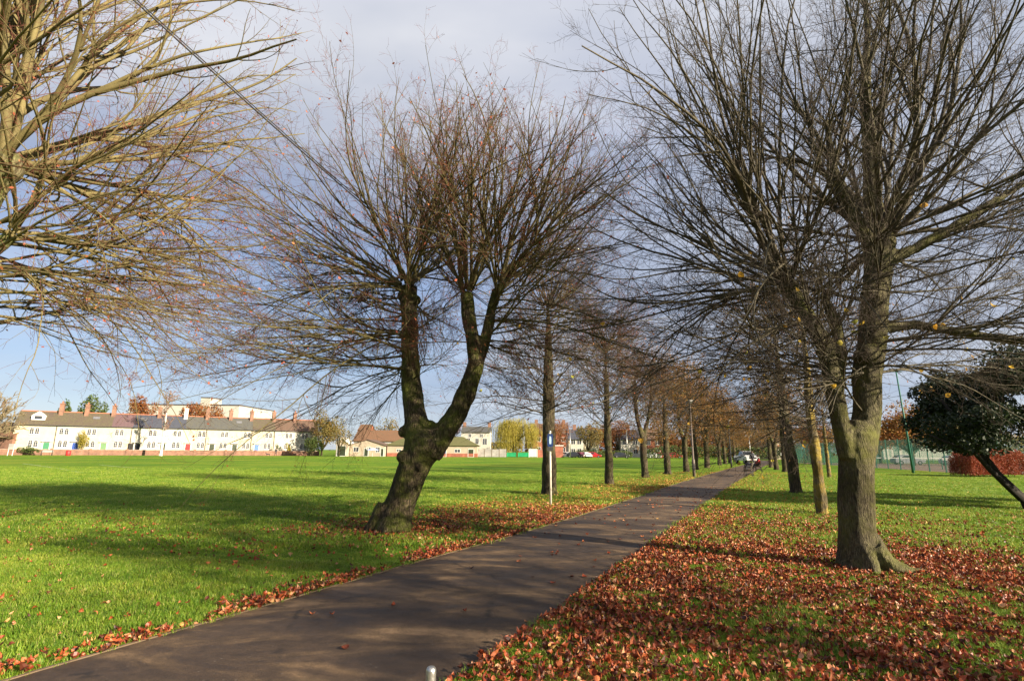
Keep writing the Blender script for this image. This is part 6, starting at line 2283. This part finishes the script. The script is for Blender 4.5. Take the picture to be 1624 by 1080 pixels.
# ------------------------------------------------------------------ ground cover: grass and fallen leaves
def gn_scatter(name, pts, rots, scl, src_obj, label, cat_):
    me = bpy.data.meshes.new(name)
    n = len(pts)
    me.vertices.add(n)
    me.vertices.foreach_set('co', np.asarray(pts, np.float32).ravel())
    a = me.attributes.new('rot', 'FLOAT_VECTOR', 'POINT')
    a.data.foreach_set('vector', np.asarray(rots, np.float32).ravel())
    a = me.attributes.new('scl', 'FLOAT', 'POINT')
    a.data.foreach_set('value', np.asarray(scl, np.float32))
    o = bpy.data.objects.new(name, me)
    COL.objects.link(o)
    for m in src_obj.data.materials:
        me.materials.append(m)
    g = bpy.data.node_groups.new(name, 'GeometryNodeTree')
    g.interface.new_socket('Geometry', in_out='INPUT', socket_type='NodeSocketGeometry')
    g.interface.new_socket('Geometry', in_out='OUTPUT', socket_type='NodeSocketGeometry')
    gi, go = g.nodes.new('NodeGroupInput'), g.nodes.new('NodeGroupOutput')
    m2p = g.nodes.new('GeometryNodeMeshToPoints')
    iop = g.nodes.new('GeometryNodeInstanceOnPoints')
    oi = g.nodes.new('GeometryNodeObjectInfo')
    oi.inputs['Object'].default_value = src_obj
    oi.inputs['As Instance'].default_value = True
    ar = g.nodes.new('GeometryNodeInputNamedAttribute')
    ar.data_type = 'FLOAT_VECTOR'
    ar.inputs['Name'].default_value = 'rot'
    asn = g.nodes.new('GeometryNodeInputNamedAttribute')
    asn.data_type = 'FLOAT'
    asn.inputs['Name'].default_value = 'scl'
    e2r = g.nodes.new('FunctionNodeEulerToRotation')
    g.links.new(ar.outputs[0], e2r.inputs[0])
    g.links.new(gi.outputs[0], m2p.inputs[0])
    g.links.new(m2p.outputs[0], iop.inputs['Points'])
    g.links.new(oi.outputs['Geometry'], iop.inputs['Instance'])
    g.links.new(e2r.outputs[0], iop.inputs['Rotation'])
    g.links.new(asn.outputs[0], iop.inputs['Scale'])
    g.links.new(iop.outputs[0], go.inputs[0])
    md = o.modifiers.new('scatter', 'NODES')
    md.node_group = g
    tag(o, label, cat_, kind='stuff')
    return o


def src(name, me, m):
    me.materials.append(m)
    return bpy.data.objects.new(name, me)      # only instanced, never linked to the scene itself


def tuft(name, seed, nb, spread, h, w):
    rng = np.random.default_rng(seed)
    vs, fs = [], []
    for i in range(nb):
        a = rng.uniform(0, 6.28)
        r = spread * math.sqrt(rng.uniform())
        x, y = r * math.cos(a), r * math.sin(a)
        b = rng.uniform(0, 6.28)
        ln = rng.uniform(0.2, 1.1)
        hh = h * rng.uniform(0.55, 1.2)
        dx_, dy_ = math.cos(b) * hh * ln * 0.9, math.sin(b) * hh * ln * 0.9
        px_, py_ = -math.sin(b) * w / 2, math.cos(b) * w / 2
        k = len(vs)
        vs += [(x - px_, y - py_, 0), (x + px_, y + py_, 0), (x + dx_ * .4 + px_ * .8, y + dy_ * .4 + py_ * .8, hh * .62),
               (x + dx_ * .4 - px_ * .8, y + dy_ * .4 - py_ * .8, hh * .62), (x + dx_, y + dy_, hh * 0.92)]
        fs += [(k, k + 1, k + 2, k + 3), (k + 3, k + 2, k + 4)]
    me = bpy.data.meshes.new(name)
    me.from_pydata(vs, [], fs)
    me.update()
    return me


def patchy(m):
    t = m.node_tree
    geo = N(t, 'ShaderNodeNewGeometry')
    nz = N(t, 'ShaderNodeTexNoise', i_Scale=0.8, i_Detail=5.0, i_Roughness=0.65)
    t.links.new(geo.outputs['Position'], nz.inputs['Vector'])
    f = ramp(t, nz.outputs[0], [(0.32, (0.58, 0.66, 0.55)), (0.48, (0.98, 0.98, 0.95)), (0.66, (1.45, 1.12, 1.35))])
    for n in list(t.nodes):
        if n.type in ('BSDF_PRINCIPLED', 'BSDF_TRANSLUCENT'):
            so = n.inputs['Base Color'] if n.type == 'BSDF_PRINCIPLED' else n.inputs['Color']
            src_ = so.links[0].from_socket
            t.links.new(mixc(t, 1.0, src_, f, 'MULTIPLY'), so)
    return m


M['grass_blade'] = leaf_mat('grass_blade', [(0.0, (0.082, 0.180, 0.014)), (0.35, (0.146, 0.262, 0.020)), (0.7, (0.225, 0.335, 0.028)), (0.92, (0.32, 0.38, 0.06)), (1.0, (0.42, 0.37, 0.14))], 0.35, 0.5)
patchy(M['grass_blade'])
rng = np.random.default_rng(900)


def field_pts(n, y0, y1, power=1.0, margin=2.5):
    y = y0 + (y1 - y0) * rng.uniform(0, 1, n) ** power
    hw = y * 0.99 + margin
    x = rng.uniform(-1, 1, n) * hw
    return x, y


def off_path(x, y, m=0.0):
    dl, dr = side_dist(x, y)
    return (dl > m) | (dr > m)


gs = [src('tuft_a', tuft('tuft_a', 1, 16, 0.075, 0.046, 0.0045), M['grass_blade']),
      src('tuft_b', tuft('tuft_b', 2, 16, 0.085, 0.040, 0.005), M['grass_blade']),
      src('tuft_far', tuft('tuft_far', 3, 20, 0.17, 0.06, 0.010), M['grass_blade'])]
zones = [(3.0, 8.0, 30000, gs[0], 0.85), (3.0, 13.5, 36000, gs[1], 0.8), (9.0, 22.0, 42000, gs[2], 0.85), (20.0, 46.0, 60000, gs[2], 0.8)]
for zi, (y0, y1, n, so, sc) in enumerate(zones):
    # uniform per area in the trapezoid
    y = np.sqrt(rng.uniform(y0 ** 2, y1 ** 2, n))
    x = rng.uniform(-1, 1, n) * (y * 0.99 + 2.0)
    lt = litter(x, y)
    keep = off_path(x, y, 0.015) & (rng.uniform(0, 1, n) > lt * 0.62)
    if zi == 3:
        keep &= rng.uniform(0, 1, n) < np.clip((46 - y) / 14, 0, 1)
    x, y = x[keep], y[keep]
    hv = 0.6 + 0.75 * snoise(x, y, 1.3, 9) + 0.3 * snoise(x, y, 4.0, 10)
    dl, dr = side_dist(x, y)
    z = np.zeros_like(x)
    rot = np.stack([rng.normal(0, 0.12, len(x)), rng.normal(0, 0.12, len(x)), rng.uniform(0, 6.28, len(x))], 1)
    gn_scatter('grass', np.stack([x, y, z], 1), rot, sc * hv, so,
               ['short green grass blades on the verges nearest the camera', 'green grass on the verges and lawn in the foreground',
                'green lawn grass around the trees in the middle distance', 'green lawn grass of the open field farther off'][zi], 'grass')

near_stops = [(0.0, (0.045, 0.015, 0.010)), (0.22, (0.11, 0.028, 0.013)), (0.45, (0.23, 0.042, 0.016)), (0.68, (0.34, 0.080, 0.026)), (0.87, (0.44, 0.15, 0.060)), (0.97, (0.54, 0.29, 0.16)), (1.0, (0.48, 0.30, 0.06))]
far_stops = [(0.0, (0.20, 0.07, 0.02)), (0.4, (0.34, 0.15, 0.03)), (0.75, (0.42, 0.25, 0.05)), (1.0, (0.46, 0.33, 0.08))]
M['leaf_litter'] = leaf_mat('leaf_litter', near_stops, 0.12, 0.45)
M['leaf_litter_far'] = leaf_mat('leaf_litter_ochre', far_stops, 0.15, 0.55)
ls = [src('litter_a', leaf_mesh('litter_a', 0.038, 0.55, 0.5), M['leaf_litter']),
      src('litter_b', leaf_mesh('litter_b', 0.035, -0.35, 0.35), M['leaf_litter']),
      src('litter_c', leaf_mesh('litter_c', 0.041, 0.9, -0.6), M['leaf_litter']),
      src('litter_d', leaf_mesh('litter_d', 0.046, 0.4, 0.4), M['leaf_litter_far'])]
cfg = [(3.0, 17.0, 150000, ls[0]), (3.0, 17.0, 150000, ls[1]), (3.0, 17.0, 110000, ls[2]), (9.0, 44.0, 260000, ls[3])]
for i, (y0, y1, n, so) in enumerate(cfg):
    y = np.sqrt(rng.uniform(y0 ** 2, y1 ** 2, n))
    x = rng.uniform(-1, 1, n) * (y * 0.99 + 2.0)
    lt = litter(x, y)
    fade = np.clip((17.5 - y) / 7.0, 0, 1) if i < 3 else np.clip((y - 9.0) / 7.0, 0, 1)
    keep = (rng.uniform(0, 1, n) < lt ** 1.1 * fade) & off_path(x, y, -0.05 if i != 1 else -0.16)
    if i != 1:
        pass
    x, y = x[keep], y[keep]
    lt = lt[keep]
    dl, dr = side_dist(x, y)
    onp = (dl < 0) & (dr < 0)
    z = np.where(onp, 0.022, rng.uniform(0.012, 0.055, len(x)))
    tl = np.where(onp, 0.15, 0.55)
    rot = np.stack([rng.normal(0, 1, len(x)) * tl, rng.normal(0, 1, len(x)) * tl, rng.uniform(0, 6.28, len(x))], 1)
    gn_scatter('fallen_leaves', np.stack([x, y, z], 1), rot, rng.uniform(0.5, 1.4, len(x)), so,
               ['curled russet fallen leaves scattered over the grass in the foreground', 'flat brown fallen leaves scattered over the grass and path edges',
                'folded reddish fallen leaves lying thickly right of the path', 'ochre and orange fallen leaves on the verges farther along the path'][i], 'leaves')

# single leaves lying on the path, each one an object
rl = np.random.default_rng(77)
pm_leaves = []
for k, base_me in enumerate(('path_leaf_a', 'path_leaf_b')):
    me = leaf_mesh(base_me, 0.062 - 0.006 * k, 0.35 + 0.3 * k, 0.3)
    me.materials.append(M['leaf_litter'])
    pm_leaves.append(me)
cnt = 0
while cnt < 270:
    yy = math.sqrt(rl.uniform(4.3 ** 2, 25 ** 2))
    f_ = rl.beta(1.1, 0.8)
    xl = np.interp(yy, PLs[:, 1], PLs[:, 0])
    xr = np.interp(yy, PRs[:, 1], PRs[:, 0])
    x = xl + (xr - xl) * f_
    if yy < 6.5 and rl.uniform() < 0.5:
        continue
    o = bpy.data.objects.new('fallen_leaf', pm_leaves[cnt % 2])
    COL.objects.link(o)
    z = 0.010 + 0.022 * (1 - (2 * f_ - 1) ** 2)
    o.location = (x, yy, z)
    o.rotation_euler = (rl.normal(0, 0.12), rl.normal(0, 0.12), rl.uniform(0, 6.28))
    s = rl.uniform(0.6, 1.15)
    o.scale = (s, s, s)
    tag(o, 'single brown fallen leaf lying on the dark path', 'leaf', 'fallen leaves lying singly on the path')
    cnt += 1
